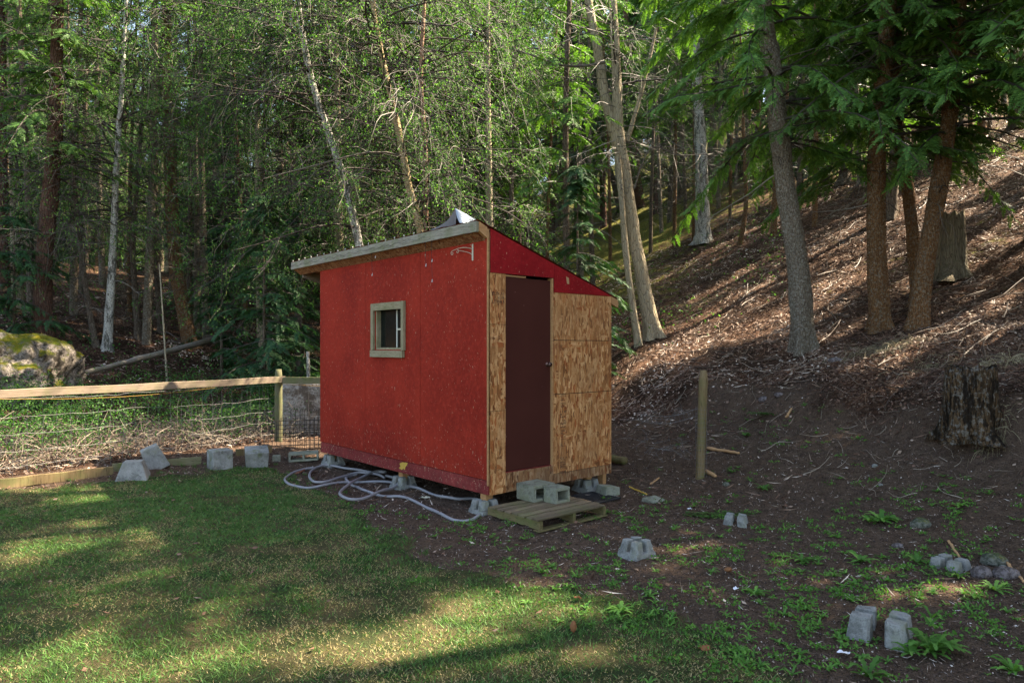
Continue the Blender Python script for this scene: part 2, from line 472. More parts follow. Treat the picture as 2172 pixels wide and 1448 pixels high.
MAT['roof'] = plain('rust_red_roofing', (0.22, 0.045, 0.02), 0.6, 0.1, 0.3, 0.4)
MAT['ink'] = plain('black_stamp_ink', (0.02, 0.017, 0.016), 0.9)
MAT['paper'] = plain('white_tissue', (0.72, 0.72, 0.78), 0.9)
MAT['dirtpale'] = plain('wood_chip', (0.45, 0.26, 0.13), 0.9)
MAT['cone'] = plain('orange_brown_cone', (0.20, 0.085, 0.035), 0.9)
MAT['brass'] = plain('dark_brass', (0.11, 0.06, 0.05), 0.25, 0.6, 0.5)
MAT['tin'] = (lambda m: (m.b.inputs.__getitem__('Metallic').__setattr__('default_value', 0.35), m.color(m.mix(m.noise(m.obj((2, 40, 40)), 2, 3), (0.20, 0.25, 0.31), (0.36, 0.42, 0.48))), m.m)[-1])(M_('galvanized_sheet', 0.38, 0.5))
def glass():
    m = M_('window_glass', 0.06, 0.22); m.color((0.006, 0.009, 0.008))
    m.b.inputs['Alpha'].default_value = 1.0
    m.set(m.b.inputs['Roughness'], m.ramp(m.noise(m.obj(), 30, 4), [(0.4, 0.05), (0.7, 0.25)]))
    return m.m
MAT['glass'] = glass()

def bark(name, a, b, crack, lichen=None, lk=0.6, sc=(9, 9, 2.2), bumpd=0.03, mott=None):
    m = M_(name, 0.95, 0.1)
    v = m.obj(sc); v0 = m.obj()
    n1 = m.noise(v, 2.2, 6, 0.7, 0.6); n2 = m.noise(v, 7, 5, 0.7); n3 = m.noise(v0, 1.1, 3)
    vo = m.vor(v, 2.6, 'Distance', 'DISTANCE_TO_EDGE')
    c = m.mix(m.ramp(n2, [(0.35, 0), (0.65, 1)]), a, b)
    c = m.mix(m.ramp(n3, [(0.4, 0), (0.65, 0.6)]), c, b)
    c = m.mix(m.ramp(m.math('ADD', vo, m.math('MULTIPLY', n1, 0.12)), [(0.05, 0.85), (0.14, 0)]), c, crack)
    if lichen is not None:
        c = m.mix(m.ramp(m.noise(v0, 26, 5, 0.7), [(0.5, 0), (0.60, lk)]), c, lichen)
    if mott is not None:
        c = m.mix(m.ramp(m.noise(m.obj((3, 3, 1.0)), 3.2, 5, 0.75), [(0.50, 0), (0.56, 0.9)]), c, mott)
    m.color(c); m.bump(m.math('ADD', m.math('MULTIPLY', m.ramp(vo, [(0, 0), (0.25, 1)]), 0.8), n2), 1.0, bumpd)
    return m.m
BK = {
    'dark': bark('dark_red_bark', (0.085, 0.040, 0.028), (0.16, 0.085, 0.062), (0.018, 0.010, 0.008), (0.15, 0.14, 0.11), 0.3),
    'grey': bark('grey_fir_bark', (0.15, 0.115, 0.082), (0.27, 0.225, 0.17), (0.04, 0.026, 0.02), (0.36, 0.34, 0.28), 0.7, (13, 13, 5)),
    'orange': bark('orange_brown_bark', (0.15, 0.072, 0.030), (0.26, 0.135, 0.062), (0.04, 0.020, 0.012), (0.30, 0.27, 0.21), 0.55, (13, 13, 5)),
    'pale': bark('pale_poplar_bark', (0.33, 0.27, 0.185), (0.45, 0.39, 0.29), (0.09, 0.07, 0.05), (0.36, 0.27, 0.13), 0.4, (8, 8, 1.6), 0.015),
    'white': bark('mottled_white_bark', (0.42, 0.40, 0.35), (0.56, 0.54, 0.49), (0.07, 0.06, 0.05), None, 0, (7, 7, 5), 0.012, (0.10, 0.095, 0.08)),
    'pink': bark('pinkish_birch_bark', (0.27, 0.14, 0.09), (0.38, 0.24, 0.17), (0.08, 0.04, 0.03), (0.36, 0.33, 0.28), 0.5, (5, 5, 3), 0.012),
    'birch': bark('golden_birch_bark', (0.34, 0.24, 0.12), (0.42, 0.33, 0.20), (0.09, 0.055, 0.03), (0.26, 0.22, 0.14), 0.5, (4, 4, 6), 0.012),
    'brown': bark('plain_brown_bark', (0.10, 0.072, 0.052), (0.19, 0.145, 0.11), (0.03, 0.02, 0.016), (0.22, 0.21, 0.17), 0.4),
    'stump': bark('old_stump_wood', (0.15, 0.12, 0.085), (0.30, 0.25, 0.18), (0.035, 0.022, 0.015), (0.15, 0.15, 0.08), 0.4, (10, 10, 1.0), 0.04),
    'oldstump': bark('rotten_stump_bark', (0.06, 0.038, 0.022), (0.19, 0.115, 0.06), (0.018, 0.011, 0.007), (0.30, 0.29, 0.26), 0.7, (8, 8, 1.2), 0.06, (0.02, 0.014, 0.01)),
}
def leafm(name, stops, tf=0.35, tb=1.6, rough=0.6):
    m = M_(name, rough, 0.25)
    c = m.ramp(m.var(), stops)
    oi = m.n('ObjectInfo').outputs['Random']
    c = m.mix(1.0, c, m.ramp(oi, [(0, 0.75), (1, 1.2)]), 'MULTIPLY')
    m.color(c)
    if tf: m.translucent(m.mix(1.0, c, (tb, tb * 1.1, tb * 0.5), 'MULTIPLY'), tf)
    return m.m
MAT['leaf'] = leafm('spring_leaf', [(0, (0.022, 0.080, 0.018)), (0.5, (0.060, 0.175, 0.036)), (0.9, (0.18, 0.36, 0.10)), (0.95, (0.22, 0.24, 0.07)), (1, (0.30, 0.31, 0.10))], 0.38, 1.3)
MAT['needle'] = leafm('fir_needle', [(0, (0.034, 0.095, 0.022)), (0.6, (0.095, 0.215, 0.042)), (1, (0.20, 0.35, 0.075))], 0.27, 1.3)
MAT['needle2'] = leafm('spruce_needle', [(0, (0.013, 0.042, 0.018)), (0.6, (0.032, 0.095, 0.034)), (1, (0.07, 0.16, 0.045))], 0.2, 1.3)
MAT['twig'] = leafm('dead_twig', [(0, (0.022, 0.017, 0.013)), (0.7, (0.065, 0.052, 0.042)), (1, (0.26, 0.23, 0.19))], 0)
MAT['twigs'] = leafm('fallen_twig', [(0, (0.05, 0.03, 0.02)), (0.6, (0.16, 0.11, 0.08)), (1, (0.38, 0.31, 0.24))], 0)
MAT['cane'] = leafm('dead_cane', [(0, (0.06, 0.038, 0.028)), (0.5, (0.16, 0.115, 0.085)), (1, (0.42, 0.35, 0.27))], 0)
MAT['grass'] = leafm('grass_blade', [(0, (0.46, 0.36, 0.19)), (0.32, (0.28, 0.24, 0.12)), (0.42, (0.075, 0.165, 0.040)), (0.8, (0.048, 0.125, 0.028)), (1, (0.13, 0.25, 0.070))], 0.3, 1.4)
MAT['weed'] = leafm('weed_leaf', [(0, (0.045, 0.13, 0.022)), (0.6, (0.085, 0.22, 0.040)), (1, (0.16, 0.32, 0.065))], 0.3, 1.5)
MAT['straw'] = leafm('dry_grass', [(0, (0.16, 0.13, 0.07)), (0.5, (0.30, 0.25, 0.15)), (1, (0.50, 0.43, 0.28))], 0.2, 1.2)
MAT['litter'] = leafm('leaf_litter_pieces', [(0, (0.050, 0.026, 0.017)), (0.35, (0.12, 0.058, 0.036)), (0.65, (0.19, 0.105, 0.07)), (0.85, (0.38, 0.27, 0.20)), (1, (0.62, 0.52, 0.44))], 0)
MAT['chip'] = leafm('soil_crumbs', [(0, (0.022, 0.015, 0.012)), (0.5, (0.090, 0.058, 0.045)), (0.85, (0.24, 0.17, 0.13)), (1, (0.60, 0.53, 0.47))], 0)

def ground_mat():
    m = M_('forest_floor', 0.97, 0.08)
    v = m.obj()
    la = m.var('lawn'); li = m.var('litter'); mo = m.var('moss')
    n_big = m.noise(v, 0.9, 5, 0.6); n_m = m.noise(v, 9, 6, 0.7); n_f = m.noise(v, 70, 4, 0.75)
    dirt = m.mix(m.ramp(n_m, [(0.3, 0), (0.7, 1)]), (0.095, 0.061, 0.043), (0.185, 0.124, 0.088))
    dirt = m.mix(m.ramp(n_f, [(0.36, 0.8), (0.5, 0)]), dirt, (0.028, 0.018, 0.014))
    dirt = m.mix(m.ramp(n_f, [(0.60, 0), (0.72, 0.6)]), dirt, (0.30, 0.22, 0.18))
    vc = m.n('SeparateColor', {'Color': m.vor(m.obj((1, 1, 1)), 34, 'Color')}).outputs[0]
    lit = m.ramp(vc, [(0, (0.035, 0.018, 0.012)), (0.4, (0.11, 0.052, 0.032)), (0.75, (0.17, 0.095, 0.06)), (1, (0.32, 0.22, 0.16))])
    lit = m.mix(m.ramp(n_f, [(0.4, 0.7), (0.55, 0)]), lit, (0.03, 0.017, 0.012))
    lk = m.ramp(m.math('ADD', li, m.math('MULTIPLY', m.math('SUBTRACT', n_m, 0.5), 1.2)), [(0.35, 0), (0.65, 1)])
    lit = m.mix(m.ramp(n_big, [(0.42, 0.75), (0.56, 0)]), lit, (0.030, 0.018, 0.012))
    c = m.mix(lk, dirt, lit)
    mc = m.mix(m.ramp(n_m, [(0.35, 0), (0.65, 1)]), (0.085, 0.095, 0.018), (0.21, 0.20, 0.045))
    mc = m.mix(m.ramp(n_f, [(0.38, 0.6), (0.5, 0)]), mc, (0.05, 0.045, 0.015))
    mk = m.ramp(m.math('ADD', mo, m.math('MULTIPLY', m.math('SUBTRACT', m.noise(v, 2.6, 6, 0.7), 0.5), 1.9)), [(0.55, 0), (0.78, 0.9)])
    c = m.mix(mk, c, mc)
    thatch = m.mix(m.ramp(m.noise(v, 3, 5, 0.6), [(0.4, 0), (0.6, 1)]), (0.040, 0.066, 0.024), (0.12, 0.10, 0.050))
    thatch = m.mix(m.ramp(m.noise(v, 130, 3), [(0.35, 0.75), (0.5, 0)]), thatch, (0.035, 0.035, 0.015))
    lw = m.ramp(m.math('ADD', la, m.math('MULTIPLY', m.math('SUBTRACT', n_m, 0.5), 0.8)), [(0.4, 0), (0.6, 1)])
    c = m.mix(lw, c, thatch)
    m.color(c)
    m.bump(m.math('ADD', m.math('ADD', n_f, m.math('MULTIPLY', n_m, 1.5)), m.math('MULTIPLY', vc, 0.5)), 1.0, 0.035)
    return m.m
MAT['ground'] = ground_mat()

# ------------------------------------------------------------------ ground sheet
def axis(lo, a, b, hi, step, gr):
    core = list(np.arange(a, b + 1e-6, step)); s = step; x = core[-1]
    while x < hi: s *= gr; x += s; core.append(x)
    s = step; x = core[0]; pre = []
    while x > lo: s *= gr; x -= s; pre.append(x)
    return np.array(pre[::-1] + core)
gx = axis(-150, -7, 8, 150, 0.085, 1.10); gy = axis(-60, 2.6, 12, 160, 0.07, 1.06)
XX, YY = np.meshgrid(gx, gy)
ZZ = H(XX, YY)
ls = lawn_sd(XX, YY)
dirtness = (1 - sstep(-0.1, 0.25, ls)) * (1 - sstep(0.5, 2.0, ZZ))
ZZ = ZZ + 0.034 * (fbm(XX * 7, YY * 7, 5, 3) - 0.5) * (0.4 + dirtness) + 0.05 * (fbm(XX * 1.3, YY * 1.3, 8, 2) - 0.5) * sstep(3, 5, YY)
ny, nx = XX.shape
idx = np.arange(nx * ny).reshape(ny, nx)
a_ = idx[:-1, :-1].ravel(); b_ = idx[:-1, 1:].ravel(); c_ = idx[1:, 1:].ravel(); d_ = idx[1:, :-1].ravel()
GF = np.concatenate([np.stack([a_, b_, c_], 1), np.stack([a_, c_, d_], 1)])
lawn_w = sstep(-0.12, 0.12, ls)
fd = fence_d(XX, YY)
qq = 0.86 * XX + 0.507 * YY - 6.6
lsh = 0.75 * sstep(2.3, 3.6, XX)
litter_w = np.clip(0.12 + 0.95 * sstep(0.35, 1.5, qq - lsh + 1.3 * (fbm(XX * 1.1, YY * 1.1, 77, 3) - 0.5)) + sstep(-0.2, 0.3, fd) * 0.7, 0, 1) * (1 - lawn_w)
moss_w = sstep(4.0, 8.0, qq) * (0.25 + 0.30 * sstep(10, 18, qq)) + sstep(3.5, 6, fd) * (1 - sstep(-1, 3, XX)) * 0.35
moss_w = moss_w + 0.70 * sstep(4, 7, qq) * np.exp(-((XX / np.maximum(YY, 1) - 0.12) ** 2) / 0.02)
moss_w = moss_w + 0.32 * np.exp(-((XX - 7.5) ** 2 / 9 + (YY - 12.5) ** 2 / 8))
me = make_mesh('ground', np.stack([XX, YY, ZZ], -1).reshape(-1, 3), GF, None, True,
               {'lawn': lawn_w.ravel(), 'litter': litter_w.ravel(), 'moss': moss_w.ravel()})
me.materials.append(MAT['ground'])
ground = bpy.data.objects.new('ground', me); COL.objects.link(ground); ground['kind'] = 'structure'

def gz(x, y):
    """height of the built ground sheet"""
    x = np.asarray(x, float); y = np.asarray(y, float)
    l = lawn_sd(x, y); z = H(x, y)
    dn = (1 - sstep(-0.1, 0.25, l)) * (1 - sstep(0.5, 2.0, z))
    return z + 0.034 * (fbm(x * 7, y * 7, 5, 3) - 0.5) * (0.4 + dn) + 0.05 * (fbm(x * 1.3, y * 1.3, 8, 2) - 0.5) * sstep(3, 5, y)

# ------------------------------------------------------------------ chosen sun patches: crowns leave out fronds that would shade them
LIT = [  # px, py, rx, ry, angle(deg)
    (1180, 1275, 150, 26, 12), (1000, 1290, 150, 40, -5), (1150, 1385, 170, 32, 0), (800, 1390, 330, 60, -6), (420, 1418, 280, 46, -4),
    (140, 1435, 170, 40, 0), (330, 1130, 90, 24, -25), (120, 1150, 130, 26, -10), (30, 1190, 60, 50, 0), (190, 1052, 110, 10, -8), (100, 1040, 110, 14, 0),
    (420, 1290, 70, 14, -20), (560, 1330, 80, 16, -15), (1530, 1290, 130, 26, 12), (1640, 1330, 60, 14, 10), (1960, 1260, 170, 24, 8), (2130, 1310, 60, 20, 0),
    (1880, 1290, 60, 20, 0), (1470, 1148, 60, 12, 5), (1915, 865, 42, 48, 30), (1860, 770, 60, 30, 0), (1230, 1420, 60, 16, 0),
    (1850, 905, 70, 14, -20), (1850, 770, 110, 16, -25), (2100, 730, 90, 18, -20), (1860, 1015, 60, 12, 0), (1500, 700, 130, 14, -28), (1400, 760, 100, 12, -28), (1640, 800, 80, 10, -25), (1700, 930, 60, 8, -15), (2080, 1060, 60, 10, 0), (1420, 1215, 70, 12, 8),
]
def ground_shadow(P):
    t = P[:, 2] / SUN[2]
    for _ in range(7):
        gx_ = P[:, 0] - SUN[0] * t; gy_ = P[:, 1] - SUN[1] * t
        t = 0.35 * t + 0.65 * (P[:, 2] - H(gx_, gy_)) / SUN[2]
    return P - SUN[None, :] * t[:, None]
def in_lit(P, hill_too=True):
    g = ground_shadow(P)
    px, py = topx(g)
    keep = np.zeros(len(P), bool)
    wob = (fbm(g[:, 0] * 2.2, g[:, 1] * 2.2, 91, 3) - 0.5) * 0.9
    for (cx, cy, rx, ry, an) in LIT:
        a = math.radians(an); dx = px - cx; dy = py - cy
        u = (dx * math.cos(a) + dy * math.sin(a)) / (rx + 10); v = (-dx * math.sin(a) + dy * math.cos(a)) / (ry + 8)
        keep |= (u * u + v * v) < (1.0 + wob)
    # fence rail, boulder and kickboard get sun: shadows that would fall there
    for tgt, rad in (((-5.3, 9.1, 1.1), 0.75), ((-9.3, 12.0, 1.3), 1.2), ((-6.2, 8.0, 1.0), 0.5), ((-5.8, 8.6, 0.05), 0.45)):
        w = P - np.array(tgt); al = w @ SUN
        dd = np.linalg.norm(w - al[:, None] * SUN[None], axis=1)
        keep |= (dd < rad * (1 + wob * 0.6)) & (al > 0)
    # sunlit bands on the hillside
    q = g[:, 0] * (-SUN_H[1]) + g[:, 1] * SUN_H[0]
    s_ = g[:, 0] * SUN_H[0] + g[:, 1] * SUN_H[1]
    band = vnoise(q * 1.5, s_ * 0.22, 55) * 0.65 + vnoise(q * 4.5, s_ * 0.6, 56) * 0.35
    hill = (0.86 * g[:, 0] + 0.507 * g[:, 1] - 6.6 > 3.3) & (g[:, 0] > 1.0)
    if hill_too: keep |= hill & (band > 0.47)
    return keep
def in_lit_yard(P): return in_lit(P, False)

# ------------------------------------------------------------------ plant builders
def frond_template(r, n=11, L=1.0, w=0.34):
    V = []; F = []; A = []
    def quad(p, d, wd, ln):
        d = np.array(d) / np.linalg.norm(d); sdir = np.cross(d, [0, 0, 1.0]); sdir /= np.linalg.norm(sdir)
        i = len(V)
        V.extend([p, p + d * ln * 0.45 + sdir * wd, p + d * ln, p + d * ln * 0.45 - sdir * wd + np.array([0, 0, -0.008])])
        a = r.uniform(0.2, 1.0)
        A.extend([a * 0.6, a, min(1, a * 1.25), a])
        F.extend([(i, i + 1, i + 2), (i, i + 2, i + 3)])
    for k in range(n):
        t = (k + 0.5) / n; p = np.array([t * L * 0.88, 0, -0.16 * t * t])
        for sgn in (-1, 1):
            ln = w * (1 - 0.72 * t) * r.uniform(0.75, 1.15)
            quad(p, (0.70, sgn * 0.72, r.uniform(-0.5, 0.10)), 0.036, ln)
    quad(np.array([0.0, 0, 0]), (1, 0.02, -0.10), 0.018, 0.9)
    quad(np.array([0.82 * L, 0, -0.11]), (1, 0, -0.28), 0.03, 0.24)
    return np.array(V, float), np.array(F), np.array(A)
_FR = [frond_template(rs(100 + i)) for i in range(4)]
_FC = [frond_template(rs(110 + i), 6, 1.0, 0.42) for i in range(4)]

def fronds(g, pos, dirs, ups, sc, r, coarse=False):
    if len(pos) == 0: return
    X = nrm(dirs); Z = nrm(ups - (ups * X).sum(-1, keepdims=True) * X); Y = np.cross(Z, X)
    which = r.randint(0, 4, len(pos))
    for k in range(4):
        m = which == k
        if not m.any(): continue
        V0, F0, A0 = (_FC if coarse else _FR)[k]; n = m.sum(); s = sc[m][:, None, None]
        V = pos[m][:, None, :] + s * (V0[None, :, 0:1] * X[m][:, None, :] + V0[None, :, 1:2] * Y[m][:, None, :] + V0[None, :, 2:3] * Z[m][:, None, :])
        F = (F0[None] + (np.arange(n) * len(V0))[:, None, None]).reshape(-1, 3)
        A = (A0[None] * r.uniform(0.6, 1.1, (n, 1))).clip(0, 1)
        g.add(V.reshape(-1, 3), F, A.ravel())

def axis_at(path, z):
    return np.stack([np.interp(z, path[:, 2], path[:, 0]), np.interp(z, path[:, 2], path[:, 1]), z], -1)

def conifer(path, z0, z1, Lmax, nb, seed, droop=0.45, prune=None, az=None, fs=0.42, per=13, lmin=0.35, twig_r=0.012, coarse=False, g=None, tmin=0.0):
    """returns (needles G, limb G) in the coordinates of path"""
    r = rs(seed); gf, gt = g or (G(), G())
    zz = np.sort(r.uniform(z0, z1, nb)); fr = (zz - z0) / max(z1 - z0, 1e-6)
    th = r.uniform(0, 2 * math.pi, nb) if az is None else r.uniform(az[0], az[1], nb)
    L = Lmax * np.maximum(lmin, (1 - fr) ** 0.75) * r.uniform(0.55, 1.1, nb)
    S = axis_at(path, zz)
    D = nrm(np.stack([np.cos(th), np.sin(th), r.uniform(-0.05, 0.25, nb)], -1))
    m = 7
    P = curves(S, D, L, droop * r.uniform(0.5, 1.3, nb), 0.05, m, r)
    pos = []; dr = []; sc = []
    T = nrm(np.gradient(P, axis=1))
    for j in range(per):
        t = (j + 0.8 + r.uniform(-0.3, 0.3, nb)) / per * 0.98; t = np.clip(tmin + (1 - tmin) * t, 0.10, 0.99)
        f = t * (m - 1); i = np.minimum(f.astype(int), m - 2); u = (f - i)[:, None]
        pp = P[np.arange(nb), i] * (1 - u) + P[np.arange(nb), i + 1] * u; tt = T[np.arange(nb), i]
        sd = nrm(np.cross(tt, np.array([0, 0, 1.0]))) * (1 if j % 2 else -1)
        dd = nrm(tt * 0.75 + sd * r.uniform(0.5, 1.1, (nb, 1)) + np.stack([0 * t, 0 * t, r.uniform(-0.75, 0.02, nb)], -1))
        pos.append(pp); dr.append(dd); sc.append(fs * (1.15 - 0.55 * t) * r.uniform(0.6, 1.25, nb) * np.clip(L / 1.2, 0.6, 1.2))
    pos.append(P[:, -2]); dr.append(T[:, -1]); sc.append(np.full(nb, fs * 0.9))
    pos = np.concatenate(pos); dr = np.concatenate(dr); sc = np.concatenate(sc)
    if prune is not None:
        kp = ~prune(pos + dr * sc[:, None] * 0.5); pos, dr, sc = pos[kp], dr[kp], sc[kp]
    up = np.tile(np.array([0, 0, 1.0]), (len(pos), 1)) + r.normal(size=(len(pos), 3)) * 0.3
    fronds(gf, pos, dr, up, sc, r, coarse)
    R = twig_r * (L[:, None] / 1.5 + 0.4) * np.linspace(1.2, 0.25, m)[None]
    tubes(gt, P, R, 3, r.uniform(0, 0.5, nb))
    return gf, gt

def dead_twigs(g, path, z0, z1, n, L, seed, rad=0.007, sub=6, az=None, amp=0.25):
    r = rs(seed); zz = r.uniform(z0, z1, n); th = r.uniform(0, 6.283, n) if az is None else r.uniform(az[0], az[1], n)
    D = nrm(np.stack([np.cos(th), np.sin(th), r.uniform(-0.35, 0.4, n)], -1)); LL = L * r.uniform(0.25, 1.1, n)
    P = curves(axis_at(path, zz), D, LL, r.uniform(0, 0.5, n), 0.12, 6, r)
    v = r.uniform(0.1, 1, n)
    tubes(g, P, rad * np.linspace(1.3, 0.3, 6)[None] * np.ones((n, 1)) * (0.5 + LL[:, None] / L), 3, v)
    for s in range(sub):
        f = r.uniform(0.25, 1, n) * 4.9; i = f.astype(int)
        S = P[np.arange(n), i]; T = nrm(P[np.arange(n), np.minimum(i + 1, 5)] - P[np.arange(n), i])
        D2 = nrm(T + r.normal(size=(n, 3)) * 0.7)
        P2 = curves(S, D2, LL * r.uniform(0.2, 0.5, n), r.uniform(0, 0.6, n), 0.2, 4, r)
        tubes(g, P2, rad * 0.55 * np.linspace(1, 0.4, 4)[None] * np.ones((n, 1)), 3, v * r.uniform(0.7, 1.2, n))

def leaves(g, C, size, r, var=None, hang=0.3):
    n = len(C)
    a = nrm(r.normal(size=(n, 3)) + np.array([0, 0, -hang])); b = nrm(np.cross(a, r.normal(size=(n, 3))))
    s = (size * r.uniform(0.6, 1.3, n))[:, None]
    V = np.stack([C, C + a * s * 0.5 + b * s * 0.30, C + a * s, C + a * s * 0.5 - b * s * 0.30], 1).reshape(-1, 3)
    k = np.arange(n)[:, None] * 4
    F = np.concatenate([np.hstack([k, k + 1, k + 2]), np.hstack([k, k + 2, k + 3])])
    v = r.uniform(0.1, 0.9, n) if var is None else var
    g.add(V, F, np.repeat(v, 4))

def deciduous(path, z0, z1, Lmax, nl, seed, leaf=0.040, prune=None, nsub=7, ntw=5, nleaf=7, droop=0.35, catkins=True, az=None, limb=0.012):
    r = rs(seed); gl = G(); gt = G()
    zz = r.uniform(z0, z1, nl); th = r.uniform(0, 6.283, nl) if az is None else r.uniform(az[0], az[1], nl)
    L = Lmax * r.uniform(0.45, 1.1, nl)
    D = nrm(np.stack([np.cos(th), np.sin(th), r.uniform(0.0, 0.7, nl)], -1))
    P = curves(axis_at(path, zz), D, L, droop * r.uniform(0.4, 1.6, nl), 0.10, 8, r)
    tubes(gt, P, limb * np.linspace(1.3, 0.3, 8)[None] * (0.5 + L[:, None] / Lmax), 4, r.uniform(0.2, 0.8, nl))
    i = r.randint(2, 8, (nl, nsub)); S = P[np.arange(nl)[:, None], i].reshape(-1, 3)
    T = nrm(P[np.arange(nl)[:, None], i] - P[np.arange(nl)[:, None], i - 1]).reshape(-1, 3)
    n2 = len(S); L2 = Lmax * 0.38 * r.uniform(0.4, 1.1, n2)
    P2 = curves(S, nrm(T + r.normal(size=(n2, 3)) * 0.65), L2, r.uniform(0.1, 0.8, n2), 0.15, 6, r)
    tubes(gt, P2, 0.0055 * np.linspace(1.2, 0.4, 6)[None] * np.ones((n2, 1)), 3, r.uniform(0.2, 0.9, n2))
    i = r.randint(1, 6, (n2, ntw)); S = P2[np.arange(n2)[:, None], i].reshape(-1, 3)
    T = nrm(P2[np.arange(n2)[:, None], i] - P2[np.arange(n2)[:, None], i - 1]).reshape(-1, 3)
    n3 = len(S); L3 = r.uniform(0.15, 0.45, n3)
    P3 = curves(S, nrm(T + r.normal(size=(n3, 3)) * 0.8), L3, r.uniform(0.1, 0.9, n3), 0.15, 3, r)
    if prune is not None:
        kp = ~prune(P3[:, 1]); P3 = P3[kp]; n3 = len(P3)
    tubes(gt, P3[:, [0, 2]], 0.003 * np.linspace(1, 0.6, 2)[None] * np.ones((n3, 1)), 3, r.uniform(0.2, 0.9, n3))
    for q in range(nleaf):
        f = r.uniform(0.2, 1, n3) * 1.99; ii = f.astype(int); u = (f - ii)[:, None]
        C = P3[np.arange(n3), ii] * (1 - u) + P3[np.arange(n3), ii + 1] * u + r.normal(size=(n3, 3)) * 0.018
        leaves(gl, C, leaf, r)
    if catkins:
        mk = r.rand(n3) < 0.22; C = P3[mk, 1]; nk = len(C)
        CP = np.stack([C, C + np.array([0, 0, -0.04]), C + np.array([0, 0, -0.085])], 1); CP[:, :, :2] += r.normal(size=(nk, 3, 2)) * 0.004
        tubes(gl, CP, np.array([[0.004, 0.007, 0.004]]) * np.ones((nk, 1)), 3, r.uniform(0.93, 1.0, nk))
    return gl, gt

def trunk(g, path, r0, r1, seed, k=14, flare=0.35, step=0.14, rough=0.07, expo=1.0):
    P, t = crom(path, step)
    rr = r0 + (r1 - r0) * t ** expo
    h = np.linalg.norm(P - P[0], axis=1)
    rr = rr * (1 + flare * np.exp(-h / 0.28))
    g0 = G(); tubes(g0, P, rr, k)
    V, F, A = g0.arrays()
    m = len(P); ring = np.repeat(np.arange(m), k); ang = np.tile(np.arange(k), m)
    cx = P[ring]; d = V - cx
    n1 = fbm(ang * 0.9 + seed * 3.1, ring * step * 3.0, seed, 3) - 0.5
    n1[ang == 0] = (fbm(k * 0.9 + seed * 3.1, (np.arange(m)) * step * 3.0, seed, 3) - 0.5) * 0.5 + n1[ang == 0] * 0.5
    root = np.exp(-h[ring] / 0.2) * 0.45 * np.sin(ang * 2 * math.pi / k * 4 + seed)
    V = cx + d * (1 + rough * 4 * n1 + root * (flare > 0.2))[:, None]
    g.add(V, F, A)
    return P

# ------------------------------------------------------------------ the shed
TH = math.radians(41.08)
SH = np.array([-0.23, 6.943, 0.0])
EA = np.array([math.cos(TH), math.sin(TH), 0]); EB = np.array([-math.sin(TH), math.cos(TH), 0])
def loc2w(x, y, z): return SH + EA * x + EB * y + np.array([0, 0, z])
LW, WW = 3.80, 1.87
shed = thing('shed', 'small red lean-to shed with brown door and bare strand board end wall', 'shed', SH, TH)
ZB = 0.19
def roofz(x): return 2.90 - 0.321 * x
def spart(name, g, mat, parent=shed, **kw):
    return part(name, g, mat, parent, world_space=False, **kw)
# window opening in the front wall
wy0, wy1, wz0, wz1 = 1.605, 2.225, 1.665, 2.155
def front_panel(y0, y1, z0, z1, x0=-0.012, x1=0.0):
    g = G()
    if y1 <= wy0 or y0 >= wy1: box(g, x0, x1, y0, y1, z0, z1)
    else:
        a, b = max(y0, wy0), min(y1, wy1)
        if y0 < a: box(g, x0, x1, y0, a, z0, z1)
        if b < y1: box(g, x0, x1, b, y1, z0, z1)
        box(g, x0, x1, a, b, z0, wz0); box(g, x0, x1, a, b, wz1, z1)
    return g
for (y0, y1) in ((0.0, 1.218), (1.224, 2.497), (2.503, LW)):
    spart('wall_panel', front_panel(y0, y1, 0.345, 2.80, -0.030, -0.018), MAT['red'])
g = G(); box(g, -0.020, 0.0, 0.0, LW, ZB + 0.002, 0.337); spart('skirt_board', g, MAT['red_skirt'], bevel=0.003)
g = G(); r = rs(5)
pl = [(0, 0)] + [(0.5 + 0.0, 0)]
poly = [(1.50, 0.330), (1.62, 0.322), (1.68, 0.300), (1.66, 0.262), (1.70, 0.246), (1.63, 0.228), (1.60, 0.250), (1.56, 0.238), (1.55, 0.275), (1.52, 0.300)]
V = [(-0.0205, 1.60, 0.29)] + [(-0.0205, p[0], p[1]) for p in poly]
g.add(V, [(0, i + 1, (i + 1) % len(poly) + 1) for i in range(len(poly))])
spart('bare_patch', g, MAT['yellowpaint'], label='patch of bare yellow wood where red paint flaked off')
# far walls: left end, back
g = G(); 
box(g, 0.012, WW, LW - 0.012, LW, ZB, 2.28)
prism(g, [(0.0, 2.28), (WW, 2.28), (WW, roofz(WW) - 0.02), (0.0, roofz(0) - 0.04)], 'y', LW - 0.012, LW)
spart('end_wall', g, MAT['red'])
g = G(); box(g, WW - 0.012, WW, 0.02, LW - 0.012, ZB, roofz(WW) - 0.02); spart('back_wall', g, MAT['red'])
g = G(); box(g, 0.0, WW - 0.012, 0.02, LW - 0.012, ZB, ZB + 0.12); spart('floor_frame', g, MAT['log'])
g = G(); box(g, 0.40, 0.42, 0.3, LW - 0.3, ZB + 0.12, 2.4); spart('interior_shade_sheet', g, MAT['black'])  # added black sheet, makes the hollow inside read as unlit
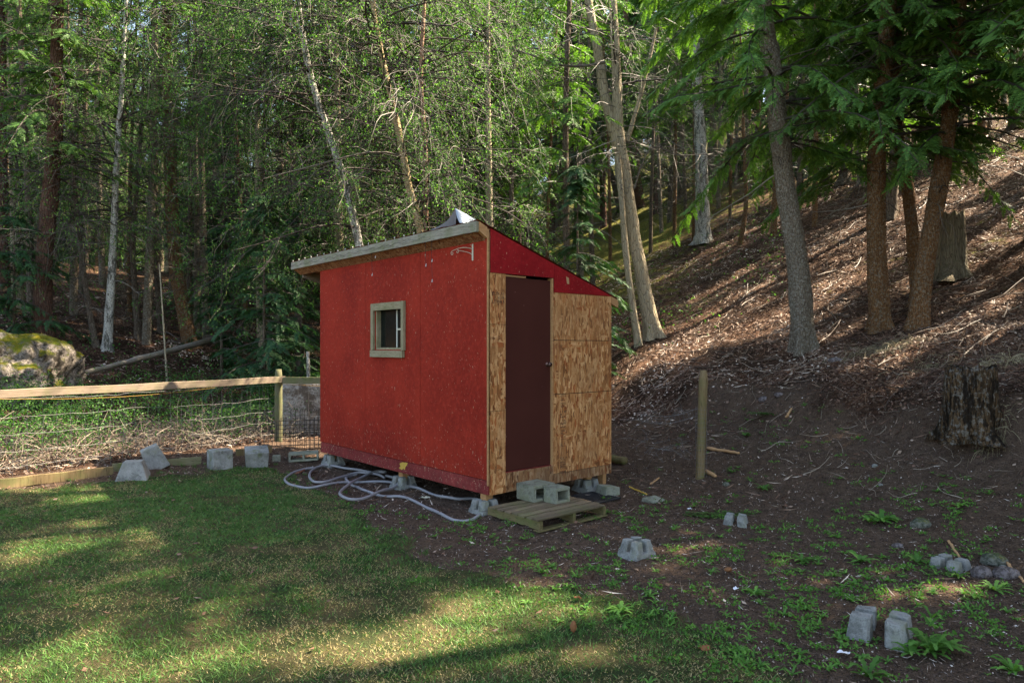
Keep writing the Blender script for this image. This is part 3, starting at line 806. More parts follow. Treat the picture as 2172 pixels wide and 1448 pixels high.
# gable end: boards
def sboard(x0, x1, z0, z1, y0=-0.012, y1=0.0, mat='osb', nm='strand_board_panel', lb=None):
    g = G(); box(g, x0, x1, y0, y1, z0, z1)
    return spart(nm, g, MAT[mat], label=lb)
sboard(0.0, 0.207, 1.930, 2.452); sboard(0.0, 0.207, 1.044, 1.925); sboard(0.0, 0.207, ZB, 1.039)
sboard(0.209, 0.899, ZB + 0.004, 0.392, mat='osb_dark', lb='darker weathered strand board strip below the door')
sboard(0.903, WW, 1.775, 2.298); sboard(0.903, WW, 1.177, 1.767); sboard(0.903, WW, 0.300, 1.169)
sboard(0.901, WW, ZB + 0.002, 0.294, mat='osb_dark', lb='bottom strand board strip')
g = G(); prism(g, [(0.004, 2.454), (0.904, 2.454), (0.904, roofz(0.904)), (0.004, roofz(0.004))], 'y', -0.020, -0.004)
spart('gable_panel', g, MAT['red_gable'], bevel=0.002)
g = G(); prism(g, [(0.908, 2.300), (WW + 0.004, 2.300), (WW + 0.004, roofz(WW) + 0.003), (0.908, roofz(0.908))], 'y', -0.020, -0.004)
spart('gable_panel', g, MAT['red_gable'], bevel=0.002)
g = G(); prism(g, [(1.09, 2.485), (1.135, 2.470), (1.14, 2.400), (1.105, 2.405)], 'y', -0.0225, -0.0205); spart('paint_chip', g, MAT['dirtpale'])
# wall behind the gable; black backing paints shade in board seams, door opening left free
g = G(); box(g, 0.0, 0.205, 0.012, 0.06, ZB, 2.45); box(g, 0.90, WW - 0.02, 0.012, 0.06, ZB, 2.29); box(g, 0.205, 0.90, 0.012, 0.05, ZB, 0.385)
spart('seam_shade_backing', g, MAT['black']); g = G()
prism(g, [(0.0, 2.46), (0.90, 2.46), (0.90, roofz(0.90) - 0.03), (0.0, roofz(0) - 0.03)], 'y', 0.0, 0.05)
prism(g, [(0.90, 2.30), (WW - 0.01, 2.30), (WW - 0.01, roofz(WW) - 0.02), (0.90, roofz(0.90) - 0.03)], 'y', 0.001, 0.05)
spart('wall_frame', g, MAT['fresh'])
g = G(); box(g, -0.034, -0.016, -0.013, -0.001, ZB + 0.1, 2.89); spart('corner_strip', g, MAT['fresh'])
dr = None
g = G(); box(g, 0.213, 0.868, 0.006, 0.040, 0.405, 2.425); dr = spart('door', g, MAT['door'], bevel=0.002)
g = G(); box(g, 0.872, 0.899, -0.013, 0.05, 0.392, 2.450); spart('door_jamb', g, MAT['fresh'])
g = G(); box(g, 0.21, 0.872, -0.006, 0.05, 0.393, 0.400); spart('door_sill', g, MAT['red_skirt'])
g = G(); box(g, 0.215, 0.50, -0.004, 0.004, 2.428, 2.445); spart('head_batten', g, MAT['fresh'])
# knob: lathe along -y
def lathe_y(g, prof, cx, cz, k=14, y0=0):
    V = []; F = []
    for (rr, yy) in prof:
        for j in range(k):
            a = 2 * math.pi * j / k; V.append((cx + rr * math.cos(a), y0 + yy, cz + rr * math.sin(a)))
    for i in range(len(prof) - 1):
        for j in range(k):
            j2 = (j + 1) % k; F += [(i * k + j, i * k + j2, (i + 1) * k + j2), (i * k + j, (i + 1) * k + j2, (i + 1) * k + j)]
    g.add(V, F)
g = G(); lathe_y(g, [(0.0, -0.062), (0.018, -0.060), (0.027, -0.048), (0.027, -0.036), (0.016, -0.024), (0.011, -0.018), (0.011, -0.008), (0.026, -0.005), (0.028, 0.0)], 0.825, 1.505, y0=0.006)
spart('door_knob', g, MAT['brass'], parent=dr, smooth=True)
g = G(); box(g, 0.857, 0.880, -0.016, 0.0, 1.49, 1.525); spart('strike_plate', g, MAT['cream'], parent=dr, bevel=0.003)
# grade stamps printed on the boards (rows of small black marks)
def stamp(x0, x1, z0, z1, seed, y=-0.0137, dens=0.62):
    r = rs(seed); g = G(); z = z1
    while z > z0:
        h = r.choice([0.006, 0.008, 0.016, 0.024]); x = x0 + r.uniform(0, 0.01)
        xe = x1 - r.uniform(0, 0.02)
        if h < 0.01:
            if r.rand() < 0.6: box(g, x, xe, y, y + 0.0008, z - h * 0.5, z)
        else:
            while x < xe:
                w = r.uniform(0.008, 0.018)
                if r.rand() < dens:
                    box(g, x, x + w * 0.45, y, y + 0.0008, z - h, z)
                    q = r.randint(0, 3)
                    if q < 2: box(g, x + w * 0.4502, x + w * 0.95, y + 0.0001, y + 0.0008, z - (0.006 if q else h), z - (0 if q else h - 0.006))
                x += w + 0.003
        z -= h + 0.007
    return g
spart('grade_stamp', stamp(1.005, 1.10, 1.02, 1.165, 1), MAT['ink'], kind='stuff'); spart('grade_stamp', stamp(1.005, 1.10, 0.80, 1.0, 2), MAT['ink'], kind='stuff')
spart('grade_stamp', stamp(1.01, 1.10, 0.58, 0.77, 3, dens=0.4), MAT['ink'], kind='stuff'); spart('grade_stamp', stamp(1.00, 1.11, 0.30, 0.47, 4, dens=0.95), MAT['ink'], kind='stuff')
spart('grade_stamp', stamp(0.01, 0.195, 2.14, 2.26, 5, dens=0.75), MAT['ink'], kind='stuff')
# window: thing > part > pieces
win = spart('window', (lambda g: box(g, 0.030, 0.034, wy0 - 0.02, wy1 + 0.02, wz0 - 0.02, wz1 + 0.02))(G()), MAT['glass'])
def wpiece(nm, b, mat): 
    g = G(); box(g, *b); return spart(nm, g, MAT[mat], parent=win, bevel=0.003)
wpiece('top_trim', (-0.066, -0.031, wy0 - 0.02, wy1 + 0.02, wz1 - 0.005, wz1 + 0.085), 'trim')
wpiece('sill', (-0.072, -0.031, wy0 - 0.055, wy1 + 0.085, wz0 - 0.095, wz0 - 0.012), 'trim')
wpiece('side_trim', (-0.068, -0.031, wy0 - 0.078, wy0 - 0.022, wz0 - 0.010, wz1 + 0.087), 'trimv')
wpiece('side_trim', (-0.064, -0.031, wy1 + 0.022, wy1 + 0.080, wz0 - 0.010, wz1 + 0.084), 'trimv')
wpiece('inner_frame', (-0.030, 0.028, wy1 - 0.028, wy1 + 0.0, wz0 + 0.026, wz1 - 0.008), 'trimv')
wpiece('inner_frame', (-0.030, 0.028, wy0 - 0.00, wy0 + 0.020, wz0 + 0.026, wz1 - 0.008), 'trimv')
wpiece('inner_frame', (-0.030, 0.028, wy0, wy1, wz0 - 0.006, wz0 + 0.024), 'trim')
wpiece('mullion', (0.016, 0.029, wy0 + 0.195, wy0 + 0.212, wz0 + 0.026, wz1 - 0.008), 'white')
wpiece('latch', (0.014, 0.027, wy0 + 0.075, wy0 + 0.190, wz0 + 0.235, wz0 + 0.258), 'cream')
# roof
D0 = 0.1525; YE = 4.48; XR = 2.00
def rz(x, o=0.0): return roofz(x) + o
roof = spart('roof', prism(G(), [(-D0 + 0.02, rz(-D0 + 0.02, -0.012)), (XR, rz(XR, -0.012)), (XR, rz(XR, 0.003)), (-D0 + 0.02, rz(-D0 + 0.02, 0.003))], 'y', 0.012, YE - 0.01), MAT['soffit'])
g = G(); n = 60
ysr = np.linspace(-0.015, YE + 0.015, n); prof = 0.010 * (np.abs(((np.arange(n)) % 4) - 2) / 2)
V = []; 
for x in (-D0 - 0.012, XR + 0.01):
    for yv, pz in zip(ysr, prof): V.append((x, yv, rz(x, 0.012 + pz)))
F = []
for i in range(n - 1): F += [(i, i + 1, n + i + 1), (i, n + i + 1, n + i)]
g.add(V, F); spart('roofing_sheet', g, MAT['roof'], parent=roof)
# fascia with slight warp
g = G(); ny_ = 14
for i in range(ny_):
    y0 = YE * i / ny_; y1 = YE * (i + 1) / ny_
    w0 = 0.0012 * math.sin(i * 1.3); w1 = 0.0012 * math.sin((i + 1) * 1.3)
    V = [(-D0 - 0.02, y0, rz(-D0, -0.098 + w0)), (-D0 + 0.015, y0, rz(-D0, -0.098 + w0)), (-D0 + 0.015, y1, rz(-D0, -0.098 + w1)), (-D0 - 0.02, y1, rz(-D0, -0.098 + w1)),
         (-D0 - 0.02, y0, rz(-D0, 0.008 + w0 * .4)), (-D0 + 0.015, y0, rz(-D0, 0.008 + w0 * .4)), (-D0 + 0.015, y1, rz(-D0, 0.008 + w1 * .4)), (-D0 - 0.02, y1, rz(-D0, 0.008 + w1 * .4))]
    g.add(V, BOXF)
spart('fascia_board', g, MAT['fascia'], parent=roof)
g = G(); prism(g, [(-D0 + 0.015, rz(-D0, -0.09)), (-0.036, rz(-0.036, -0.115)), (-0.036, rz(-0.036, 0.0)), (-D0 + 0.015, rz(-D0, 0.004))], 'y', -0.012, 0.030)
spart('rake_end', g, MAT['fresh'], parent=roof, bevel=0.002)
g = G(); prism(g, [(WW + 0.006, rz(WW, -0.09)), (XR, rz(XR, -0.09)), (XR, rz(XR, -0.0)), (WW + 0.006, rz(WW, 0.0))], 'y', -0.012, 0.028)
spart('rake_tail', g, MAT['fresh'], parent=roof, bevel=0.002)
g = G(); prism(g, [(-D0 + 0.015, rz(-D0, -0.096)), (-0.03, rz(-0.03, -0.130)), (-0.03, rz(-0.03, -0.118)), (-D0 + 0.015, rz(-D0, -0.084))], 'y', 0.03, YE - 0.01)
spart('soffit', g, MAT['soffit'], parent=roof)
g = G(); prism(g, [(0.0, 2.74), (WW, 2.24), (WW, rz(WW, -0.014)), (0.0, rz(0.0, -0.014))], 'y', YE - 0.05, YE - 0.012); spart('far_rafter', g, MAT['log'], parent=roof)
# curled galvanized sheet on the roof
g = G()
prof = crom(np.array([(0.0, 0.22, 0.025), (0.0, 0.38, 0.035), (0.0, 0.47, 0.11), (0.0, 0.53, 0.20), (0.0, 0.56, 0.29)]), 0.03)[0]
V = []; F = []; n = len(prof)
for x in np.linspace(0.0, 0.42, 5):
    for q in prof: V.append((x - 0.02, q[1], rz(x, q[2])))
for i in range(4):
    for j in range(n - 1): F += [(i * n + j, i * n + j + 1, (i + 1) * n + j + 1), (i * n + j, (i + 1) * n + j + 1, (i + 1) * n + j)]
g.add(V, F)
prof2 = crom(np.array([(0.02, 0.56, 0.29), (0.05, 0.66, 0.285), (0.08, 0.80, 0.235), (0.06, 0.95, 0.175), (0.02, 1.12, 0.12), (0.0, 1.30, 0.04)]), 0.03)[0]
V = []; F = []; n = len(prof2)
for k_, dx in enumerate((0.0, 0.16, 0.32)):
    for q in prof2: V.append((q[0] + dx - 0.02, q[1], rz(q[0] + dx, q[2])))
for i in range(2):
    for j in range(n - 1): F += [(i * n + j, i * n + j + 1, (i + 1) * n + j + 1), (i * n + j, (i + 1) * n + j + 1, (i + 1) * n + j)]
for q in prof2: V.append((q[0] - 0.045, min(q[1], 1.0) * 0.93 + 0.03, rz(q[0], q[2] * 0.15 + 0.02)))
b0 = 3 * n
for j in range(n - 1): F += [(j, j + 1, b0 + j + 1), (j, b0 + j + 1, b0 + j)]
g.add(V, F)
V2, F2, A2 = g.arrays(); me = make_mesh('metal_sheet', V2, F2, A2, True); me.materials.append(MAT['tin'])
ms = bpy.data.objects.new('metal_sheet', me); COL.objects.link(ms); ms.location = SH; ms.rotation_euler = (0, 0, TH)
sm = ms.modifiers.new('t', 'SOLIDIFY'); sm.thickness = 0.003
tag(ms, 'curled galvanized metal sheet lying on the shed roof near its front corner', 'metal sheet')
# iron bracket on the wall
br = thing('plant_bracket', 'white scrolled iron hanging bracket on the red wall under the eave', 'bracket', loc2w(-0.031, 0.235, 2.68), TH); br.scale = (0.85, 0.80, 0.72)
def bl(name, g, mat, parent, **kw): return part(name, g, mat, parent, world_space=False, **kw)
g = G(); box(g, -0.006, 0.0, -0.014, 0.014, -0.12, 0.12); 
bl('back_plate', g, MAT['cream'], br, bevel=0.004)
g = G(); t = np.linspace(0, 1, 14)
arm = np.stack([-0.006 - 0.0 * t - 0.055 * t, 0.36 * t, 0.05 + 0.035 * np.sin(t * 3.0)], 1); tubes(g, arm, np.full(14, 0.005), 6, cap=True)
sp = np.array([[-0.062, 0.36 + 0.035 * math.sin(a) * (1 - a / 9), 0.05 - 0.03 + 0.035 * math.cos(a) * (1 - a / 9)] for a in np.linspace(0, 6.5, 18)]); tubes(g, sp, np.full(18, 0.004), 6, cap=True)
sp = np.array([[-0.045, 0.27 - 0.03 * math.sin(a) * (1 - a / 9), 0.035 + 0.03 * math.cos(a) * (1 - a / 9)] for a in np.linspace(0, 6.5, 18)]); tubes(g, sp, np.full(18, 0.004), 6, cap=True)
arm2 = np.stack([-0.006 - 0.04 * t, 0.25 * t, -0.05 + 0.10 * t ** 0.5], 1); tubes(g, arm2, np.full(14, 0.0035), 5, cap=True)
bl('scroll_arm', g, MAT['cream'], br, smooth=True)
# string lights along the eave
st = thing('string_lights', 'string of small white bulbs clipped along the weathered eave board', 'string lights', loc2w(-D0 - 0.03, 0.3, 2.95), TH)
def sloc(y, z, dx=0.0): return (dx, y - 0.3, z - 2.95)
g = G(); ys_ = np.linspace(0.9, YE, 150); zs = rz(-D0, -0.05) + 0.012 * np.sin(ys_ * 22)
tubes(g, np.array([sloc(a, b) for a, b in zip(ys_, zs)]), np.full(150, 0.0016), 3)
for (yy, z0, z1) in ((0.80, 2.87, 2.45), (2.10, 2.87, 2.62), (0.92, 2.89, 2.62)):
    tubes(g, np.array([sloc(yy, z0, 0.02), sloc(yy + 0.01, (z0 + z1) / 2, 0.03), sloc(yy, z1, 0.03)]), np.full(3, 0.0025), 4)
bl('wire', g, MAT['darkwire'], st)
def bulbmesh(rad=0.008, L=0.020):
    g = G(); prof = [(0.002, L), (rad * 0.7, L * 0.8), (rad, L * 0.5), (rad * 0.8, L * 0.2), (rad * 0.5, 0.0), (rad * 0.5, -0.015), (0.001, -0.015)]
    k = 8; V = []; F = []
    for (rr, zz) in prof:
        for j in range(k): a = 2 * math.pi * j / k; V.append((rr * math.cos(a), rr * math.sin(a), zz))
    for i in range(len(prof) - 1):
        for j in range(k): j2 = (j + 1) % k; F += [(i * k + j, i * k + j2, (i + 1) * k + j2), (i * k + j, (i + 1) * k + j2, (i + 1) * k + j)]
    g.add(V, F); V, F, A = g.arrays(); me = make_mesh('bulb', V, F, A, True); me.materials.append(MAT['bulb']); return me
bm_ = bulbmesh()
for i in range(17):
    b = bpy.data.objects.new('bulb', bm_); COL.objects.link(b); b.parent = st
    b.location = sloc(1.15 + i * 0.205, rz(-D0, 0.018), 0.02)
for (yy, zz) in ((0.80, 2.42), (2.10, 2.59), (0.92, 2.60), (0.80, 2.64), (2.02, 2.80)):
    b = bpy.data.objects.new('bulb', bm_); COL.objects.link(b); b.parent = st; b.location = sloc(yy, zz, 0.03); b.rotation_euler = (math.pi, 0.2, 0)

# ------------------------------------------------------------------ concrete pier blocks
def jitter_mesh(o_g, amt, seed):
    V, F, A = o_g.arrays(); r = rs(seed)
    key = np.round(V * 500).astype(int); h = (key[:, 0] * 73856093 ^ key[:, 1] * 19349663 ^ key[:, 2] * 83492791) % 9973
    J = r.normal(size=(9973, 3)) * amt
    return V + J[h], F, A
def pier_geo(seed, b=0.145, t=0.10, h=0.18, slot=0.022, z0=-0.05, hz=0.10):
    """tapered block whose top is split by a cross-shaped slot into four lugs"""
    g = G(); H_ = h
    def rad(z): return b + (t - b) * (z - z0) / (H_ - z0)
    zc = H_ - hz
    V = []; 
    for z in (z0, zc): q = rad(z); V += [(-q, -q, z), (q, -q, z), (q, q, z), (-q, q, z)]
    g.add(V, BOXF)
    for sx in (-1, 1):
        for sy in (-1, 1):
            V = []
            for z in (zc - 0.001, H_):
                q = rad(z); c = [(slot, slot), (q - 0.012, slot), (q, slot + 0.01), (q, q - 0.02), (q - 0.02, q), (slot + 0.01, q), (slot, q - 0.012)]
                V += [(sx * x, sy * y, z) for x, y in c]
            n = 7; F = []
            for i in range(1, n - 1): F += [(0, i + 1, i), (n, n + i, n + i + 1)]
            for i in range(n): j = (i + 1) % n; F += [(i, j, n + j), (i, n + j, n + i)]
            F = np.array(F)
            if sx * sy < 0: F = F[:, ::-1]
            g.add(V, F)
    return jitter_mesh(g, 0.0022, seed)
def pier(x, y, z, rot, label, seed, tilt=(0, 0), s=1.0, group=None, mat='concrete', **kw):
    V, F, A = pier_geo(seed, **kw)
    me = make_mesh('pier_block', V, F, A); me.materials.append(MAT[mat])
    o = bpy.data.objects.new('pier_block', me); COL.objects.link(o)
    o.location = (x, y, z); o.rotation_euler = (tilt[0], tilt[1], rot); o.scale = (s, s, s)
    bv = o.modifiers.new('edge', 'BEVEL'); bv.width = 0.005; bv.segments = 2; bv.limit_method = 'ANGLE'
    return tag(o, label, 'concrete block', group)
def onshed(x, y): p = loc2w(x, y, 0); return p[0], p[1], float(gz(p[0], p[1]))
for (x, y, lb, sd) in ((0.10, 3.66, 'concrete pier block under the far left corner of the red shed', 1), (0.10, 1.78, 'concrete pier block under the middle of the red wall beside the hose', 2),
                       (0.02, 0.10, 'concrete pier block under the near corner beside the pallet', 3), (1.62, 0.16, 'concrete pier block under the right corner of the shed', 4)):
    X, Y, Z = onshed(x, y); pier(X, Y, Z - 0.04, TH, lb, sd, hz=0.09)
for nm, (x, y) in zip(range(4), ((0.10, 3.66), (0.10, 1.78), (0.06, 0.12), (1.62, 0.16))):
    g = G(); box(g, x - 0.045, x + 0.045, y - 0.045, y + 0.045, 0.10, ZB + 0.02); spart('support_post', g, MAT['fresh'])
g = G(); box(g, 1.80, 1.86, 0.06, 0.14, 0.05, ZB + 0.02); spart('support_post', g, MAT['fresh'])
def at_px(px, py): p = hit(px, py); return p[0], p[1], float(gz(p[0], p[1]))
X, Y, Z = at_px(1356, 1188); pier(X, Y + 0.12, Z - 0.03, 0.62, 'chipped concrete pier block with four lugs in bare dirt right of the pallet', 11, s=0.88)
X, Y, Z = at_px(1905, 1374); pier(X - 0.02, Y + 0.15, Z - 0.065, 0.95, 'largest concrete pier block half sunk in sunlit dirt by the big leafy weed', 12, tilt=(0.0, 0.06), s=1.22, slot=0.030, hz=0.12, b=0.150, t=0.115, h=0.155)
X, Y, Z = at_px(1568, 1116); pier(X, Y + 0.1, Z - 0.08, 1.15, 'concrete pier block beside a fallen green fir branch', 13, s=0.92)
X, Y, Z = at_px(2036, 1212); pier(X, Y + 0.12, Z - 0.105, 0.55, 'low buried concrete pier block beside the row of round stones', 14)
# blocks along the fence
def rawblock(name, V8, label, seed, mat='concrete', lumps=True, bev=0.01):
    g = G(); V8 = np.array(V8, float); g.add(V8, BOXF)
    c = V8.mean(0); base = np.array([c[0], c[1], V8[:, 2].min()])
    V, F, A = g.arrays(); me = make_mesh(name, V - base, F, A); me.materials.append(MAT[mat])
    o = bpy.data.objects.new(name, me); COL.objects.link(o); o.location = base
    bv = o.modifiers.new('edge', 'BEVEL'); bv.width = bev; bv.segments = 2
    return tag(o, label, 'concrete block')
def frustum(px, py, bw, tw, h, rot, tilt=(0, 0), sink=0.02, off=0.2):
    X, Y, Z = at_px(px, py); Y += off
    Mx = Matrix.Translation((X, Y, Z - sink)) @ Matrix.Rotation(rot, 4, 'Z') @ Matrix.Rotation(tilt[0], 4, 'X') @ Matrix.Rotation(tilt[1], 4, 'Y')
    V = [(-bw, -bw, 0), (bw, -bw, 0), (bw, bw, 0), (-bw, bw, 0), (-tw, -tw, h), (tw, -tw, h), (tw, tw, h), (-tw, tw, h)]
    return [tuple(Mx @ Vector(v)) for v in V]
rawblock('concrete_block', frustum(268, 1020, 0.185, 0.105, 0.24, 0.35, (0, 0.0), 0.02, 0.16), 'trapezoid concrete block lying at the lawn edge, leftmost of the row', 21)
rawblock('concrete_block', frustum(317, 1003, 0.135, 0.11, 0.32, 0.55, (0.0, -0.42), 0.0, 0.25), 'tilted concrete block leaning behind the trapezoid one', 22)
def mossy_block(px, py, wv, dv, hv, rot, tilt, label, seed, tw=1.0):
    X, Y, Z = at_px(px, py); Y += 0.14
    Mx = Matrix.Translation((X, Y, Z - 0.02)) @ Matrix.Rotation(rot, 4, 'Z') @ Matrix.Rotation(tilt[0], 4, 'X') @ Matrix.Rotation(tilt[1], 4, 'Y')
    V = [(-wv, -dv, 0), (wv, -dv, 0), (wv, dv, 0), (-wv, dv, 0), (-wv * tw, -dv * tw, hv), (wv * tw, -dv * tw, hv), (wv * tw, dv * tw, hv), (-wv * tw, dv * tw, hv)]
    return rawblock('concrete_block', [tuple(Mx @ Vector(v)) for v in V], label, seed, 'mossconc')
mb1 = mossy_block(457, 1000, 0.132, 0.132, 0.27, 0.72, (0, 0), 'square concrete block with dark green moss on its left face', 23)
mb2 = mossy_block(536, 992, 0.14, 0.14, 0.27, 0.42, (0.22, 0.0), 'pale concrete block with mossy slanting top standing nearest the fence post', 24, 1.12)
# cinder block on the ground by the fence, two holes seen from the side
def cinder(name, L, Wd, Hh, label, Mx, holes=2, mat='cinder', wall=0.03):
    """block with open cores running along local y; L along x, Hh along z"""
    g = G(); n = holes; cw = (L - wall * (n + 1)) / n
    box(g, 0, L, 0, Wd, 0, wall); box(g, 0, L, 0, Wd, Hh - wall, Hh)
    x = 0
    for i in range(n + 1): box(g, x + 0.0002, x + wall - 0.0002, 0.001, Wd - 0.001, wall - 0.001, Hh - wall + 0.001); x += wall + cw
    V, F, A = jitter_mesh(g, 0.0018, 3); me = make_mesh(name, V, F, A); me.materials.append(MAT[mat])
    o = bpy.data.objects.new(name, me); COL.objects.link(o); o.matrix_world = Mx
    bv = o.modifiers.new('edge', 'BEVEL'); bv.width = 0.004; bv.segments = 2; bv.limit_method = 'ANGLE'
    return tag(o, label, 'cinder block')
X, Y, Z = at_px(612, 983)
cinder('cinder_block', 0.42, 0.19, 0.125, 'broken cinder block lying flat beside the fence left of the shed', Matrix.Translation((X, Y, Z - 0.01)) @ Matrix.Rotation(0.25, 4, 'Z') @ Matrix.Rotation(-0.03, 4, 'Y'), 2)
X, Y, Z = at_px(573, 978)
rawblock('concrete_piece', frustum(584, 980, 0.06, 0.055, 0.10, 0.3, (0, 0), 0.01, 0.05), 'small grey concrete piece left of the broken cinder block', 25, 'cinder')

# ------------------------------------------------------------------ pallet, step blocks, grate
pal = thing('pallet', 'weathered wooden pallet lying flat on dirt before the shed door', 'pallet', loc2w(-0.09, -0.84, 0.0), TH)
PX, PY = 0.94, 0.78
r = rs(8)
g = G(); 
for i, c in enumerate((0.02, 0.46, 0.90)):
    g = G(); n = 10
    for q in range(n):
        y0 = 0.02 + (PY - 0.02) * q / n; y1 = 0.02 + (PY - 0.02) * (q + 1) / n
        box(g, c - 0.0, c + 0.038, y0, y1, 0.012 + 0.012 * vnoise(q, i) * (q > 1), 0.092)
    bl('stringer', g, MAT['pallet_side'], pal)
g = G(); 
xs_ = [0.012, 0.105, 0.20, 0.305, 0.41, 0.52, 0.64]
for i, y0 in enumerate(xs_):
    g = G(); w = 0.085 if i != 1 else 0.07; dz = r.uniform(-0.002, 0.004); yaw = r.uniform(-0.012, 0.012)
    Mx = Matrix.Translation((0, y0, 0.0945 + dz)) @ Matrix.Rotation(yaw, 4, 'Z') @ Matrix.Rotation(r.uniform(-0.01, 0.01), 4, 'Y')
    box(g, -0.01 + r.uniform(-0.01, 0.01), PX + r.uniform(-0.02, 0.012), 0, w, 0, 0.018, r.uniform(0.2, 0.8), M=Mx); bl('slat', g, MAT['pallet'], pal, bevel=0.003)
g = G(); box(g, 0.0, PX, 0.0, 0.09, -0.004, 0.011); bl('bottom_board', g, MAT['pallet_side'], pal, bevel=0.003)
def shedM(x, y, z, rot=0): p = loc2w(x, y, z); return Matrix.Translation(p) @ Matrix.Rotation(TH + rot, 4, 'Z')
cinder('cinder_block', 0.195, 0.19, 0.158, 'small cinder block with chipped top and open core facing out, front step on the pallet', shedM(0.455, -0.50, 0.113, -0.04), 1)
cb = cinder('cinder_block', 0.30, 0.27, 0.165, 'larger cinder block behind the small one on the pallet under the door', shedM(0.345, -0.295, 0.113, 0.0), 1)
def gridmat():
    mt = thing('floor_grate', 'black plastic slotted grate lying on dirt beside the pallet', 'grate', loc2w(0.86, -0.42, float(gz(*loc2w(0.9, -0.3, 0)[:2])) + 0.012), TH)
    g = G(); box(g, 0, 0.70, 0, 0.02, 0, 0.016); box(g, 0, 0.70, 0.42, 0.44, 0, 0.016); box(g, 0, 0.02, 0.0205, 0.4195, 0, 0.016); box(g, 0.68, 0.70, 0.0205, 0.4195, 0, 0.016); box(g, 0.34, 0.36, 0.0205, 0.4195, 0, 0.015)
    bl('rim', g, MAT['mat'], mt)
    for i in range(14):
        g = G(); y = 0.032 + i * 0.0285; box(g, 0.021, 0.339, y, y + 0.012, 0.002, 0.012); box(g, 0.361, 0.679, y, y + 0.012, 0.002, 0.012)
        bl('bar', g, MAT['mat'], mt)
gridmat()
X, Y, Z = at_px(1290, 1048)
rawblock('concrete_piece', frustum(1291, 1052, 0.105, 0.095, 0.13, 0.5, (0.0, 0.12), 0.02, 0.10), 'broken concrete chunk on the dirt just right of the shed corner', 31, 'cinder')
X, Y, Z = at_px(1389, 1060)
rawblock('flat_stone', frustum(1389, 1064, 0.10, 0.09, 0.045, 0.5, (0.08, -0.05), 0.02, 0.06), 'flat pale concrete slab piece lying on dirt left of the lone post', 32, 'cinder')

# ------------------------------------------------------------------ hose
def hose_pts(L, z=0.018):
    out = []
    for i, (a, b) in enumerate(L):
        px = 590 + a / 4.433; py = 930 + b / 4.433
        Zd = (CAM_H - 0.03) * 1448 / (py - 735); x = (px - 1086) / 1448 * Zd
        out.append((x, Zd, float(gz(x, Zd)) + z))
    return np.array(out)
H1 = [(335, 262), (240, 275), (130, 310), (65, 360), (90, 400), (180, 420), (300, 425), (450, 410), (600, 385), (740, 372), (900, 372), (1050, 380), (1150, 405), (1300, 450), (1450, 500), (1600, 540), (1700, 552), (1850, 545), (1920, 570), (1942, 620), (1910, 680), (1820, 725), (1700, 735), (1600, 715), (1450, 640), (1300, 575), (1150, 530), (1000, 515), (880, 490), (790, 460), (740, 430), (690, 395), (640, 360), (650, 335), (740, 315)]
H2 = [(1000, 350), (950, 335), (850, 320), (740, 315), (620, 345), (470, 390), (350, 395), (295, 350), (330, 280), (440, 250), (560, 258), (700, 290), (850, 310), (950, 320)]
H3 = [(950, 320), (1010, 322), (960, 316), (880, 325), (790, 360), (700, 420), (620, 475), (580, 530), (610, 570), (700, 580), (820, 560), (960, 510), (1080, 460), (1135, 410), (1100, 370), (1015, 342)]
g = G()
for q, L in enumerate((H1, H2, H3)):
    P, t = crom(hose_pts(L, 0.015 + 0.022 * q), 0.03)
    P[:, 2] += 0.006 * np.sin(np.arange(len(P)) * 0.25)
    tubes(g, P, np.full(len(P), 0.0165), 9, cap=True)
V, F, A = g.arrays(); base = np.array([V[:, 0].mean(), V[:, 1].mean(), 0.0])
hs = part('garden_hose', (V - base, F, A), MAT['hose'], None, smooth=True); hs.location = base
tag(hs, 'grey garden hose lying in loops on dirt along the red wall', 'hose')
g = G(); P = hose_pts([(160, 297), (200, 285), (240, 275)], 0.016) - base; tubes(g, P, np.full(3, 0.020), 8, cap=True); part('hose_coupling', g, MAT['copper'], hs, world_space=False, smooth=True)

# ------------------------------------------------------------------ fence
FP = np.array([-3.83, 11.2]); FD = np.array([-2.22, -3.14]) / math.hypot(2.22, 3.14)
def fpt(s, z): return np.array([FP[0] + FD[0] * s, FP[1] + FD[1] * s, z])
fz = float(gz(FP[0], FP[1]))
fence = thing('fence', 'wooden rail and wire fence along the left side of the lawn', 'fence', (FP[0], FP[1], fz))
def roundpost(x, y, z0, z1, rad, seed, rot=0, lean=(0, 0)):
    g = G(); n = 12; P = np.array([[x + lean[0] * q, y + lean[1] * q, z0 + (z1 - z0) * q] for q in np.linspace(0, 1, n)])
    R = np.full(n, rad); R[-1] = rad * 0.72
    tubes(g, P, R, 14, cap=True); V, F, A = g.arrays()
    a = np.arctan2(V[:, 1] - y, V[:, 0] - x); d = 1 + 0.07 * (fbm(a * 2 + seed, V[:, 2] * 2, seed, 3) - 0.5)
    V[:, 0] = x + (V[:, 0] - x) * d; V[:, 1] = y + (V[:, 1] - y) * d
    return (V, F, A)
part('post', roundpost(FP[0], FP[1], -0.1, 1.33, 0.062, 3), MAT['post'], fence, smooth=True)
pp = fpt(6.2, 0); part('post', roundpost(pp[0], pp[1], -0.1, 1.30, 0.062, 4), MAT['post'], fence, smooth=True)
